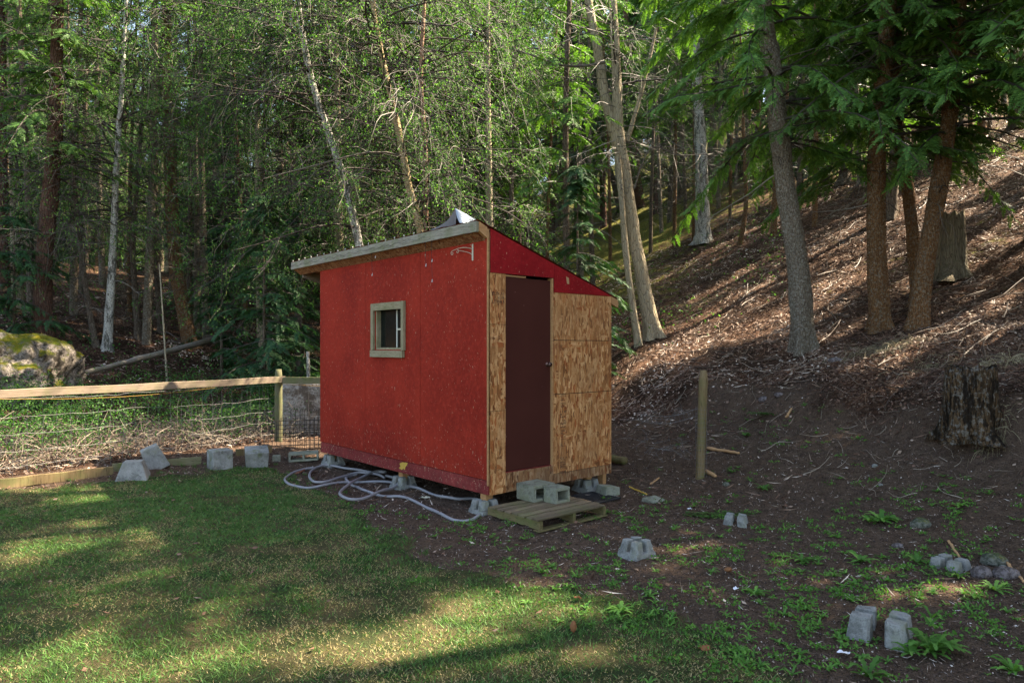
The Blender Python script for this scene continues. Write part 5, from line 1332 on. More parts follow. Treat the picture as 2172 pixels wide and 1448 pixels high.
# hanging fir boughs low on the right-hand firs are made by the crowns; the wood behind follows
PROT = []
def proto(kind, seed, h, bk, **kw):
    t_ = thing('fir_tree' if kind == 'fir' else 'birch_tree', 'x', 'tree', (0, 0, 0))
    r = rs(seed); path = np.array([[0.10 * h / 10 * math.sin(q * 3 + seed) * q, 0.10 * h / 10 * math.cos(q * 2.3 + seed) * q, -0.3 + (h + 0.3) * q] for q in np.linspace(0, 1, 8)])
    g = G(); P = trunk(g, path, 0.011 * h + 0.02, 0.02, seed, 9, 0.3, 0.5, 0.05); part('trunk', g, BK[bk], t_, smooth=True)
    P = P.copy(); P[:, 2] = np.maximum.accumulate(P[:, 2]) + np.arange(len(P)) * 1e-4
    if kind == 'fir':
        gl, gt = conifer(P, seed=seed, **kw); part('crown', gl, MAT['needle' if seed % 2 else 'needle2'], t_)
    else:
        gl, gt = deciduous(P, seed=seed, **kw); part('crown', gl, MAT['leaf'], t_, kind='stuff')
    dead_twigs(gt, P, 1.2, h * 0.55, 46, 1.3, seed + 5, 0.008, 5); part('limbs', gt, MAT['twig'], t_, kind='stuff')
    PROT.append((t_, h, kind)); return t_
proto('fir', 301, 17, 'dark', z0=4.0, z1=16.9, Lmax=2.6, nb=150, per=11, fs=0.70)
proto('fir', 302, 20, 'brown', z0=5.0, z1=19.9, Lmax=2.8, nb=155, per=11, fs=0.75)
proto('fir', 303, 14, 'orange', z0=2.6, z1=13.9, Lmax=2.4, nb=140, per=11, fs=0.68)
proto('fir', 304, 9, 'brown', z0=0.8, z1=8.9, Lmax=2.0, nb=140, per=12, fs=0.52)
proto('leaf', 305, 12, 'pale', z0=2.6, z1=12, Lmax=2.8, nl=95, nsub=7, ntw=5, nleaf=10, leaf=0.047)
proto('leaf', 306, 9, 'brown', z0=1.6, z1=9, Lmax=2.4, nl=85, nsub=7, ntw=5, nleaf=10, leaf=0.044)
def pole(seed, h, bk, rad):
    t_ = thing('fir_tree', 'x', 'tree'); path = np.array([[0.02 * h * math.sin(q * 2.4 + seed) * q, 0.02 * h * math.cos(q * 2 + seed) * q, -0.3 + (h + 0.3) * q] for q in np.linspace(0, 1, 8)])
    g = G(); P = trunk(g, path, rad, rad * 0.35, seed, 8, 0.25, 0.5, 0.05); part('trunk', g, BK[bk], t_, smooth=True); P = P.copy(); P[:, 2] = np.maximum.accumulate(P[:, 2]) + np.arange(len(P)) * 1e-4
    g = G(); dead_twigs(g, P, 1.4, h * 0.8, 90, 1.3, seed + 5, 0.007, 6); part('dead_twigs', g, MAT['twig'], t_, kind='stuff')
    gl, gt = conifer(P, h * 0.62, h, 1.5, 44, seed + 6, 0.4, None, None, 0.6, 9, 0.3, coarse=True); part('crown', gl, MAT['needle'], t_, kind='stuff'); part('limbs', gt, MAT['twig'], t_, kind='stuff')
    PROT.append((t_, h, 'pole'))
pole(311, 13, 'brown', 0.085); pole(312, 15, 'grey', 0.10); pole(313, 12, 'orange', 0.07)
LBL = {6: 'slim brown bare fir pole', 7: 'slim grey bare fir pole', 8: 'slim orange bare fir pole', 0: 'tall dark fir in the forest', 1: 'very tall brown trunked forest fir', 2: 'orange barked forest fir', 3: 'bushy green understorey fir', 4: 'pale barked leafy birch', 5: 'small light green leafy tree'}
GRP = {6: 'slim brown fir poles', 7: 'slim grey fir poles', 8: 'slim orange fir poles', 0: 'tall dark forest firs', 1: 'very tall forest firs', 2: 'orange barked forest firs', 3: 'bushy understorey firs', 4: 'leafy forest birches', 5: 'small leafy forest trees'}
r = rs(77); placed = []; first = [True] * 9
def place(i, x, y, s=1.0, suffix=''):
    t_, h, kind = PROT[i]
    o = t_ if first[i] else copy_tree(t_)
    first[i] = False
    o.location = (x, y, float(H(x, y)) - 0.1); o.rotation_euler = (r.uniform(-0.03, 0.03), r.uniform(-0.03, 0.03), r.uniform(0, 6.28)); o.scale = (s, s, s * r.uniform(0.9, 1.1))
    u = x / max(y, 1)
    zone = ' left of the shed' if u < -0.3 else (' behind the shed' if u < 0.15 else ' uphill right of the shed')
    dist = ', nearer row' if y < 26 else (', middle rows' if y < 42 else ', farthest rows')
    if y < 8 or abs(u) > 0.78: zone, dist = ' outside the right edge', ''
    o['label'] = LBL[i] + zone + dist; o['group'] = GRP[i] + zone + dist
    placed.append((x, y))
for (i, px, y, sc_) in ((4, 560, 17.0, 1.0), (5, 640, 16.6, 1.05), (4, 720, 16.2, 1.0), (5, 850, 17.6, 1.1), (4, 1040, 18.5, 1.0),
                        (4, 40, 18.0, 1.0), (3, 1010, 19.5, 0.8), (5, 1420, 33.0, 1.1), (3, 1700, 27.0, 0.9), (2, 2080, 24.0, 1.0), (3, 1960, 23.0, 0.9)):
    place(i, (px - 1086) / 1448 * y, y, sc_)
for (i, px, y) in ((6, 60, 17), (7, 150, 18.5), (6, 170, 22), (8, 280, 20), (7, 310, 17.5), (6, 395, 21), (7, 440, 19), (8, 520, 20), (6, 545, 18), (7, 585, 21), (6, 615, 19), (7, 690, 18.5), (6, 740, 20), (8, 805, 19), (6, 850, 17.5), (7, 930, 19.5), (6, 970, 22), (7, 1080, 20), (6, 1130, 23), (8, 1165, 20), (7, 1235, 26), (6, 1265, 23), (8, 1290, 29), (6, 1375, 27), (7, 1405, 31), (8, 1430, 26), (6, 1455, 30), (7, 1520, 31), (8, 1545, 27), (6, 1590, 33), (8, 1665, 24), (6, 1690, 21), (8, 1735, 20), (6, 1752, 27), (7, 1830, 24), (8, 1850, 19), (6, 1930, 20), (7, 1990, 22), (8, 2060, 21), (6, 2105, 25), (8, 20, 21), (6, 110, 25), (7, 215, 24), (6, 360, 26), (7, 480, 25), (6, 640, 24)):
    place(i, (px - 1086) / 1448 * y + r.uniform(-0.1, 0.1), y, r.uniform(0.9, 1.15))
for k_, px in enumerate(range(-20, 1100, 50)): place(3, (px - 1086) / 1448 * (56 + 7 * (k_ % 3)), 56 + 7 * (k_ % 3), 1.35)
for k_, px in enumerate(range(1060, 1500, 55)): place(1 if k_ % 2 else 0, (px - 1086) / 1448 * (38 + 4 * (k_ % 3)), 38 + 4 * (k_ % 3), 1.1)
for (i, px, y) in ((6, 1780, 30), (8, 1800, 33), (7, 1870, 28), (6, 1960, 27), (8, 2010, 31), (6, 2040, 26), (7, 2130, 29), (8, 1640, 36), (6, 1560, 37), (7, 1700, 33), (8, 1915, 34), (6, 2090, 34)):
    place(i, (px - 1086) / 1448 * y, y, r.uniform(0.95, 1.2))
seqs = []
tries = 0
while len(placed) < 292 and tries < 20000:
    tries += 1
    y = 17 + 58 * r.rand() ** 1.2; u = r.uniform(-0.84, 0.84); x = u * y
    if u > 0.2 and y < 24: continue
    if 0.02 < u < 0.25 and y < 28: continue
    if x > 1 and y < 36: continue
    if u > 0.22 and r.rand() < 0.25 and y < 32: continue
    md = 1.35 + 0.02 * y
    if any((x - a) ** 2 + (y - b) ** 2 < md * md for a, b in placed): continue
    p_ = r.rand()
    if u < 0.1: i = r.choice([0, 1, 2, 3, 4, 5], p=[0.15, 0.14, 0.16, 0.17, 0.22, 0.16])
    else: i = r.choice([0, 1, 2, 3, 4, 5], p=[0.24, 0.24, 0.24, 0.14, 0.10, 0.04])
    place(int(i), x, y, r.uniform(0.8, 1.15))
_ord = ['first', 'second', 'third', 'fourth', 'fifth', 'sixth', 'seventh', 'eighth', 'ninth', 'tenth', 'eleventh', 'twelfth', 'thirteenth', 'fourteenth']
_grp = {}
for o in COL.objects:
    if o.type == 'EMPTY' and o.get('group') and o.get('label', '').split(',')[0].split(' of the shed')[0] and 'row' in o.get('label', ''): _grp.setdefault(o['group'], []).append(o)
for gname, L_ in _grp.items():
    L_.sort(key=lambda o: o.location.x / max(o.location.y, 1))
    if 1 < len(L_) <= 14:
        for k_, o in enumerate(L_): o['label'] = o['label'] + ', ' + _ord[k_] + ' from left'
print('forest trees', len(placed))

# trees outside the right edge of the photo that throw the shade on the yard
SHADE = [(8.6, 7.2), (11.2, 9.8), (9.6, 3.6), (13.4, 6.4), (14.5, 12.0), (11.8, 1.0), (17.2, 9.0), (16.5, 15.2), (8.4, -0.6), (15.0, 3.2), (19.5, 13.5), (12.6, -3.0), (10.4, 5.6), (12.2, 8.0), (7.6, 5.2), (10.0, 2.0), (13.5, 15.5), (18.5, 18.0), (22.5, 19.0), (21.0, 10.5), (16.5, 6.0), (8.3, 9.7), (9.8, 11.8)]
for i, (x, y) in enumerate(SHADE):
    Z = float(H(x, y)); h = 14.5 + (i % 3) * 1.5
    nbr = ['behind the bank', 'up the slope', 'high on the slope', 'lower on the slope'][i % 4]
    t_ = thing('fir_tree', 'tall shade casting fir outside the right edge of the photo', 'tree', (x, y, Z), group='firs outside the right edge of the photo')
    P = np.array([[x, y, Z - 0.1 + q] for q in np.linspace(0, h, 24)])
    g = G(); trunk(g, P, 0.20, 0.03, 400 + i, 9, 0.3, 0.6); part('trunk', g, BK['orange'], t_, smooth=True)
    gl, gt = conifer(P, Z + 3.2, Z + h, 3.1, 58, 420 + i, 0.4, in_lit, None, 0.95, 9, 0.3, coarse=True); part('crown', gl, MAT['needle'], t_, kind='stuff'); part('limbs', gt, MAT['twig'], t_, kind='stuff')

# ------------------------------------------------------------------ fallen log and sticks
def log_between(name, A_, B_, r0, r1, mat, label, cat, seed, wig=0.02, k=10):
    d = B_ - A_; n = 16; r = rs(seed); P = np.array([A_ + d * q for q in np.linspace(0, 1, n)]); P[1:-1] += r.normal(size=(n - 2, 3)) * wig * 0.3
    g = G(); tubes(g, P, np.linspace(r0, r1, n) * (1 + 0.08 * r.normal(size=n)), k, cap=True)
    V, F, A = g.arrays(); o = part(name, (V - A_, F, A), mat, None, smooth=True); o.location = tuple(A_); return tag(o, label, cat)
log_between('fallen_log', pxat(178, 790, 13.5), pxat(470, 716, 17.5), 0.045, 0.085, MAT['log'], 'long grey fallen log lying aslant behind the fence', 'log', 1)
log_between('fallen_log', pxat(300, 735, 19), pxat(560, 590, 26), 0.10, 0.08, MAT['log'], 'fallen trunk on the mossy slope above the long grey log', 'log', 2)
log_between('fallen_log', hit(1325, 985) + [0, 0, 0.05], hit(1240, 968) + [0, 0, 0.05], 0.06, 0.06, MAT['pallet_side'], 'short mossy timber lying behind the right corner of the shed', 'log', 3)
for (a, b, rr, lb, mt) in (((1500, 955), (1568, 966), 0.025, 'split orange wood piece on the ground right of the lone post', 'dirtpale'), ((1498, 1003), (1518, 1012), 0.03, 'short orange wood piece at the foot of the lone post', 'dirtpale'),
                           ((1335, 1035), (1372, 1048), 0.012, 'thin yellow stick on the ground near the shed corner', 'yellowpaint'), ((2012, 1150), (2035, 1185), 0.012, 'pale bent stick behind the low buried pier block', 'dirtpale'),
                           ((2130, 1190), (2172, 1235), 0.012, 'pale stick lying across the stones at the right edge', 'dirtpale'), ((1900, 1338), (1880, 1315), 0.008, 'thin stick beside the largest pier block', 'dirtpale'),
                           ((1668, 888), (1680, 868), 0.02, 'orange wood splinter on the bank', 'dirtpale'), ((1380, 1030), (1398, 1018), 0.012, 'short tan stick above the flat slab piece', 'dirtpale')):
    A_ = hit(*a); B_ = hit(*b); A_[2] = gz(A_[0], A_[1]) + rr; B_[2] = gz(B_[0], B_[1]) + rr
    log_between('stick', A_, B_, rr, rr * 0.7, MAT[mt], lb, 'stick', int(a[0]), 0.01, 6)
# tissue, cone, leaf scraps
def scrap(px, py, size, mat, label, cat, seed, lift=0.012):
    X, Y, Z = at_px(px, py); r = rs(seed); n = 9; g = G(); V = [(0, 0, lift * 1.3)]
    for k in range(n): a = 2 * math.pi * k / n; q = size * r.uniform(0.6, 1.15); V.append((q * math.cos(a), q * 0.6 * math.sin(a), r.uniform(0.0, lift * 2)))
    for k in range(n): a = 2 * math.pi * (k + .5) / n; q = size * 0.5; V.append((q * math.cos(a), q * 0.6 * math.sin(a), r.uniform(0.3, 2.2) * lift))
    F = []
    for k in range(n): k2 = (k + 1) % n; F += [(0, n + 1 + k, n + 1 + k2), (n + 1 + k, k2 + 1, n + 1 + k2), (1 + k, 1 + k2, n + 1 + k)]
    g.add(V, F); o = part('tissue_scrap' if cat == 'tissue' else 'dead_leaf', g, MAT[mat], None); o.location = (X, Y, Z + 0.01); o.modifiers.new('t', 'SOLIDIFY').thickness = 0.0015; return tag(o, label, cat)
scrap(1789, 1391, 0.045, 'paper', 'crumpled white tissue on dirt below the largest pier block', 'tissue', 1)
scrap(1462, 1082, 0.03, 'paper', 'small white scrap on dirt left of the fir branch', 'tissue', 2); scrap(1560, 1256, 0.028, 'paper', 'small white scrap near the dandelion in mid dirt', 'tissue', 3)
scrap(900, 1060, 0.06, 'cream', 'white crumpled scrap on dirt inside the hose loop', 'tissue', 4)
scrap(1494, 1381, 0.045, 'cone', 'curled orange dead leaf at the lawn edge', 'leaf', 5); scrap(1224, 1278, 0.03, 'cone', 'small orange leaf on the grass', 'leaf', 6)
rock('pine_cone', (at_px(1216, 1348)[0], at_px(1216, 1348)[1], 0.040), (0.020, 0.020, 0.032), 4, 'cone', 'orange brown pine cone standing in the sunlit grass', 'pine cone', 3, 0.1, fine=0.3)
rock('pine_cone', (at_px(1545, 1217)[0], at_px(1545, 1217)[1], 0.02), (0.028, 0.02, 0.018), 6, 'cone', 'dark brown pine cone on the dirt among small weeds', 'pine cone', 3, 0.1, fine=0.3)

# ------------------------------------------------------------------ lawn grass
r = rs(900)
def sample_area(n, fn, x0, x1, y0, y1, w=None):
    x = r.uniform(x0, x1, n * 4); y = r.uniform(y0, y1, n * 4); m = fn(x, y); x = x[m][:n]; y = y[m][:n]; return x, y
def infrus(x, y, mg=0.3): return (y > 2.9) & (np.abs(x) < 0.78 * y + mg)
def blades(g, x, y, z, h, w, var, r, bend=0.6):
    n = len(x); a = r.uniform(0, 6.283, n); b = r.uniform(0, 6.283, n)
    sx = np.cos(a) * w; sy = np.sin(a) * w; bx_ = np.cos(b) * h * bend * r.uniform(0.3, 1.3, n); by_ = np.sin(b) * h * bend * r.uniform(0.3, 1.3, n)
    B = np.stack([x, y, z - 0.006], 1); s = np.stack([sx, sy, 0 * sx], 1)
    V = np.stack([B - s, B + s, B + s * 0.75 + np.stack([bx_ * 0.35, by_ * 0.35, h * 0.6], 1), B - s * 0.75 + np.stack([bx_ * 0.35, by_ * 0.35, h * 0.6], 1), B + np.stack([bx_, by_, h], 1)], 1).reshape(-1, 3)
    k = np.arange(n)[:, None] * 5
    F = np.concatenate([np.hstack([k, k + 1, k + 2]), np.hstack([k, k + 2, k + 3]), np.hstack([k + 3, k + 2, k + 4])])
    g.add(V, F, np.repeat(var, 5))
g = G(); N = 420000
x = r.uniform(-7.5, 3.2, N); y = 2.9 + 7 * r.rand(N) ** 1.15
ls_ = lawn_sd(x, y)
dens = sstep(-0.18, 0.30, ls_) * (0.40 + 0.60 * sstep(0.34, 0.56, fbm(x * 2.3, y * 2.3, 61, 4)))
m = infrus(x, y) & (r.rand(N) < dens); x = x[m]; y = y[m]
straw = fbm(x * 1.1, y * 1.1, 63, 4) + 0.5 * (fbm(x * 7, y * 7, 65, 2) - 0.5)
clump = fbm(x * 14, y * 14, 67, 2)
var = np.where(r.rand(len(x)) < np.clip((straw - 0.38) * 3.2, 0.12, 0.78), r.uniform(0, 0.35, len(x)), r.uniform(0.42, 1, len(x)))
isg = var > 0.4; near = isg & (y < 5.6) & (r.rand(len(x)) < 0.6)
zz = gz(x, y); hh = np.where(isg, r.uniform(0.014, 0.040, len(x)) * (0.5 + clump), r.uniform(0.006, 0.020, len(x))); ww = np.where(isg, r.uniform(0.0016, 0.0034, len(x)), 0.0020) * (0.75 + y * 0.05)
blades(g, x[near], y[near], zz[near], hh[near], ww[near], var[near], r, 1.0)
f_ = ~near; x2, y2, z2, h2, w2 = x[f_], y[f_], zz[f_], hh[f_], ww[f_] * 1.5; n = len(x2); a = r.uniform(0, 6.283, n); b = r.uniform(0, 6.283, n)
B = np.stack([x2, y2, z2], 1); sd = np.stack([np.cos(a) * w2, np.sin(a) * w2, 0 * a], 1); tp = np.stack([np.cos(b) * h2 * 1.2, np.sin(b) * h2 * 1.2, h2 * r.uniform(0.5, 1, n)], 1)
g.add(np.stack([B - sd, B + sd, B + tp], 1).reshape(-1, 3), np.arange(n * 3).reshape(-1, 3), np.repeat(var[f_], 3))
N = 900; x = r.uniform(-7, 3, N); y = r.uniform(3, 9.8, N); l_ = lawn_sd(x, y); m = infrus(x, y) & (l_ > -0.25) & ((l_ < 0.25) | (r.rand(N) < 0.25)); x = x[m]; y = y[m]
x = np.repeat(x, 16) + r.normal(0, 0.022, len(x) * 16); y = np.repeat(y, 16) + r.normal(0, 0.022, len(y) * 16); n = len(x)
blades(g, x, y, gz(x, y), r.uniform(0.02, 0.055, n), r.uniform(0.0018, 0.0032, n) * (0.8 + y * 0.05), r.uniform(0.42, 1, n), r, 0.9)
lg = part('lawn_grass', g, MAT['grass'], None, kind='stuff'); lg['label'] = 'patchy mown grass with straw coloured thatch'; lg['category'] = 'grass'
print('grass', len(x))

# ------------------------------------------------------------------ weeds
def rosette(g, c, rad, r, nl=13, lobes=5, up=0.5):
    for k in range(nl):
        a = 2 * math.pi * k / nl + r.uniform(-0.3, 0.3); L = rad * r.uniform(0.6, 1.15); e = r.uniform(0.15, up)
        n = lobes * 2 + 1; V = []; t = np.linspace(0, 1, n)
        for j, q in enumerate(t):
            w = L * (0.035 + 0.11 * math.sin(math.pi * min(1, q * 0.95 + 0.05)) ** 0.8 * (1.0 if j % 2 else 0.45)); rr = L * q; z = L * (e * math.sin(q * 2.2) * 0.9)
            cx = c[0] + rr * math.cos(a); cy = c[1] + rr * math.sin(a); V += [(cx - math.sin(a) * w, cy + math.cos(a) * w, c[2] + z + w * 0.3), (cx + math.sin(a) * w, cy - math.cos(a) * w, c[2] + z + w * 0.3)]
        F = []
        for j in range(n - 1): F += [(2 * j, 2 * j + 1, 2 * j + 3), (2 * j, 2 * j + 3, 2 * j + 2)]
        g.add(V, F, r.uniform(0.1, 0.95))
BIGW = [(1600, 1262, 0.12, 'dandelion rosette alone in the middle of the dirt'), (1318, 1300, 0.13, 'leafy weed at the lawn edge right of the sunny grass'), (1378, 1272, 0.10, 'upright young weed just right of the leafy lawn edge weed'),
        (1552, 1000, 0.11, 'bright green thistle like weed right of the lone post'), (1620, 1040, 0.15, 'spreading weed on the slope below the bank'), (1580, 925, 0.13, 'clump of green weeds on the bank right of the post'), (1870, 1108, 0.20, 'largest green weed clump left of the round greenish stone'),
        (1945, 1195, 0.14, 'dense weed rosette below the greenish stone'), (1825, 1190, 0.16, 'wide low weed patch left of the dense rosette'), (2035, 1228, 0.11, 'weed rosette just below the buried pier block'), (1975, 1390, 0.19, 'tall broad leaved weed right of the largest pier block'),
        (2110, 1255, 0.14, 'weed rosette below the pinkish round stone'), (2150, 1430, 0.15, 'broad leaved weed at the bottom right corner'), (1840, 1440, 0.13, 'broad leaved weed at the bottom edge'), (1285, 1088, 0.07, 'grassy weed at the pallet right end'),
        (1110, 1142, 0.07, 'small weed on the dirt before the pallet'), (1255, 1200, 0.07, 'small weed between pallet and lawn'), (1320, 1228, 0.06, 'yellowish small rosette above the leafy lawn edge weed'), (2035, 1075, 0.13, 'weed clump on the slope below the big stump'), (1700, 1190, 0.13, 'weed rosette right of the fir branch block'), (889, 1100, 0.05, 'tiny weed on dirt below the hose')]
rw = rs(55)
for i, (px, py, rad, lb) in enumerate(BIGW):
    X, Y, Z = at_px(px, py); rad *= 0.8; g = G(); rosette(g, (0, 0, 0), rad, rw, 15 if rad < 0.15 else 26, 5, 0.9 if 'upright' in lb or 'tall' in lb or 'broad' in lb else 0.6)
    if rad > 0.13: rosette(g, (rad * 0.7, rad * 0.3, 0), rad * 0.8, rw, 14); rosette(g, (-rad * 0.8, -rad * 0.1, 0), rad * 0.7, rw, 12)
    if 'tall' in lb:
        for q in range(5): rosette(g, (rw.uniform(-.05, .05), rw.uniform(-.05, .05), 0.05 + 0.035 * q), 0.09, rw, 4, 3, 0.9)
    o = part('weed', g, MAT['weed'], None); o.location = (X, Y, Z + 0.003); tag(o, lb, 'weed')
g = G(); n = 0
cl = [(1700, 1185, 110, 25), (1850, 1230, 170, 40), (1950, 1190, 120, 30), (2080, 1150, 110, 45), (2100, 1290, 110, 60), (1640, 1130, 120, 30), (1480, 1160, 200, 60), (1400, 1080, 200, 40), (1800, 1110, 130, 30), (1250, 1220, 160, 50), (1560, 1010, 90, 30), (1350, 1300, 150, 50), (1560, 1400, 130, 45), (1750, 1300, 300, 120), (2000, 1050, 200, 60), (1650, 900, 200, 60), (1000, 1120, 200, 40), (1100, 1200, 150, 40), (800, 1090, 100, 25)]
for (cx, cy, sx, sy) in cl:
    for _ in range(int(sx * sy / 170)):
        px = rw.normal(cx, sx * 0.55); py = rw.normal(cy, sy * 0.6)
        if py < 860 or py > 1480 or px > 2250: continue
        X, Y, Z = at_px(px, py)
        if 0.05 < (X - SH[0]) * EA[0] + (Y - SH[1]) * EA[1] + 0.15 and (X - SH[0]) * EB[0] + (Y - SH[1]) * EB[1] > -0.1 and (X - SH[0]) * EA[0] + (Y - SH[1]) * EA[1] < 2.0: continue
        if rw.rand() < 0.4:
            k_ = 26; C = np.stack([X + rw.normal(0, 0.035, k_), Y + rw.normal(0, 0.03, k_), Z + rw.uniform(0.002, 0.03, k_)], 1); leaves(g, C, 0.022, rw, rw.uniform(0.1, 0.8, k_), -0.4)
        else: rosette(g, (X, Y, Z), rw.uniform(0.02, 0.065), rw, rw.randint(6, 11), 2, 0.7)
        n += 1
sw = part('small_weeds', g, MAT['weed'], None, kind='stuff'); sw['label'] = 'scattered small green weeds on the dirt'; sw['category'] = 'weeds'
# clover-like ground weeds at lawn edge: short leaves
# fir branches on the ground
for (px, py, L, az, lb) in ((1520, 1092, 0.75, 0.1, 'fallen green fir branch on dirt touching a pier block'), (1625, 882, 0.6, 0.0, 'small fallen fir branch on the bank')):
    X, Y, Z = at_px(px, py); g = G(); rr_ = rs(px)
    pos = np.array([[X + q * L * math.cos(az) + 0, Y + q * L * math.sin(az), Z + 0.03] for q in np.linspace(-0.5, 0.45, 16)]); dr = nrm(np.stack([np.full(16, 0.8), np.where(np.arange(16) % 2, 0.7, -0.7) * rr_.uniform(0.2, 1, 16), np.full(16, 0.1)], 1))
    fronds(g, pos, dr, np.tile([0, 0, 1.0], (16, 1)), np.full(16, 0.26), rr_); V, F, A = g.arrays(); b0 = np.array([X, Y, Z]); o = part('fir_branch', (V - b0, F, A), MAT['needle'], None); o.location = tuple(b0); tag(o, lb, 'fir branch')

# ------------------------------------------------------------------ litter, crumbs, twigs
def flakes(g, x, y, L, W, var, r, z=0.006, tilt=0.5):
    n = len(x); a = r.uniform(0, 6.283, n); zz = gz(x, y) + z * r.uniform(0.2, 1.6, n)
    e = 0.05; gxn = (gz(x + e, y) - gz(x - e, y)) / (2 * e); gyn = (gz(x, y + e) - gz(x, y - e)) / (2 * e)
    N_ = nrm(np.stack([-gxn, -gyn, np.ones(n)], 1) + r.normal(size=(n, 3)) * tilt * 0.5)
    d = np.stack([np.cos(a), np.sin(a), np.zeros(n)], 1); d = nrm(d - (d * N_).sum(1, keepdims=True) * N_); s = np.cross(N_, d)
    C = np.stack([x, y, zz], 1); L = L[:, None]; W = W[:, None]
    V = np.stack([C - d * L, C + s * W, C + d * L + N_ * L * 0.25, C - s * W], 1).reshape(-1, 3); k = np.arange(n)[:, None] * 4
    g.add(V, np.concatenate([np.hstack([k, k + 1, k + 2]), np.hstack([k, k + 2, k + 3])]), np.repeat(var, 4))
r = rs(910); N = 260000; y = 4.5 + 22 * r.rand(N) ** 1.6; x = (r.uniform(-0.8, 0.82, N)) * y
q_ = 0.86 * x + 0.507 * y - 6.6 + 1.3 * (fbm(x * 1.1, y * 1.1, 77, 3) - 0.5) - 0.75 * sstep(2.3, 3.6, x); fdd = fence_d(x, y)
w = np.clip(np.where(y < 7, 0.008, 0.05) + sstep(0.3, 1.5, q_) + 0.5 * sstep(-0.2, 0.2, fdd), 0, 1) * (0.35 + 0.65 * sstep(0.35, 0.6, fbm(x * 1.7, y * 1.7, 33, 4)))
w = w * (lawn_sd(x, y) < 0.0)
m = (r.rand(N) < w); x = x[m]; y = y[m]; n = len(x); print('litter', n)
g = G(); typ = r.rand(n); sc = 0.8 + y * 0.045
tone = np.clip(fbm(x * 0.9, y * 0.9, 71, 3) * 0.9 + r.uniform(-0.42, 0.48, n), 0, 1)
flakes(g, x, y, np.where(typ < 0.55, r.uniform(0.010, 0.028, n), r.uniform(0.03, 0.085, n)) * sc, np.where(typ < 0.55, r.uniform(0.007, 0.018, n), 0.0022) * sc, tone, r, 0.012, 0.9)
N = 260; x = r.uniform(-7, 3, N); y = 3 + 6.5 * r.rand(N); m = infrus(x, y) & (lawn_sd(x, y) > 0); x = x[m]; y = y[m]; n = len(x)
flakes(g, x, y, r.uniform(0.012, 0.034, n), r.uniform(0.008, 0.022, n), r.uniform(0.35, 0.78, n), r, 0.02, 0.6)
lt = part('leaf_litter', g, MAT['litter'], None, kind='stuff'); lt['label'] = 'dead leaves, needles and bark bits covering the slope'; lt['category'] = 'leaf litter'
N = 150000; y = 3.0 + 8 * r.rand(N) ** 1.3; x = r.uniform(-0.78, 0.78, N) * y
m = (lawn_sd(x, y) < 0.05) & (fence_d(x, y) < 0) & (r.rand(N) < 0.75); x = x[m]; y = y[m]; n = len(x)
g = G(); k_ = r.rand(n); s3 = 0.6 + y * 0.09; flakes(g, x, y, np.where(k_ < 0.75, r.uniform(0.003, 0.010, n), r.uniform(0.010, 0.035, n)) * s3, np.where(k_ < 0.75, r.uniform(0.002, 0.006, n), 0.0015) * s3, np.clip(r.rand(n) ** 1.9, 0, 1), r, 0.006, 1.4)
so_ = part('soil_crumbs', g, MAT['chip'], None, kind='stuff'); so_['label'] = 'soil crumbs, needles and pale grit on the bare dirt'; so_['category'] = 'soil'
# twigs lying on the slope
N = 2600; y = 6.5 + 20 * r.rand(N) ** 1.4; x = r.uniform(0.1, 0.8, N) * y; m = (0.86 * x + 0.507 * y - 6.6 > 0.2); x = x[m]; y = y[m]; n = len(x)
S = np.stack([x, y, gz(x, y) + 0.015], 1); a = r.uniform(0, 6.283, n); L = r.uniform(0.08, 0.42, n) * (0.4 + y * 0.06)
E = np.stack([x + np.cos(a) * L, y + np.sin(a) * L], 1); Ez = gz(E[:, 0], E[:, 1]) + 0.02
D = np.stack([E[:, 0] - x, E[:, 1] - y, Ez - S[:, 2]], 1); LL = np.linalg.norm(D, axis=1)
P = curves(S, nrm(D), LL, r.uniform(-0.22, 0.0, n), 0.12, 6, r); g = G(); tubes(g, P, (0.0024 * (0.5 + y[:, None] * 0.06)) * np.linspace(1.3, 0.5, 6)[None] * r.uniform(0.5, 1.6, (n, 1)), 3, np.clip(r.rand(n) * 1.1, 0, 1))
N = 420; y = 7.5 + 18 * r.rand(N) ** 1.2; x = r.uniform(0.12, 0.8, N) * y; m = (0.86 * x + 0.507 * y - 6.6 > 1.8); x = x[m]; y = y[m]; n = len(x)
a = r.uniform(0, 6.283, n); L = r.uniform(0.3, 1.1, n); S = np.stack([x, y, gz(x, y) + 0.02], 1); Ez = gz(x + np.cos(a) * L, y + np.sin(a) * L) + 0.03
D = np.stack([np.cos(a) * L, np.sin(a) * L, Ez - S[:, 2]], 1); P = curves(S, nrm(D), np.linalg.norm(D, axis=1), r.uniform(-0.15, 0.0, n), 0.07, 8, r); P[..., 2] = np.maximum(P[..., 2], gz(P[..., 0], P[..., 1]) + 0.004)
tubes(g, P, r.uniform(0.005, 0.014, (n, 1)) * np.linspace(1.2, 0.4, 8)[None], 5, np.clip(r.rand(n) * 0.65, 0, 1))
tg = part('fallen_twigs', g, MAT['twigs'], None, kind='stuff'); tg['label'] = 'thin fallen twigs strewn over the hillside'; tg['category'] = 'twigs'

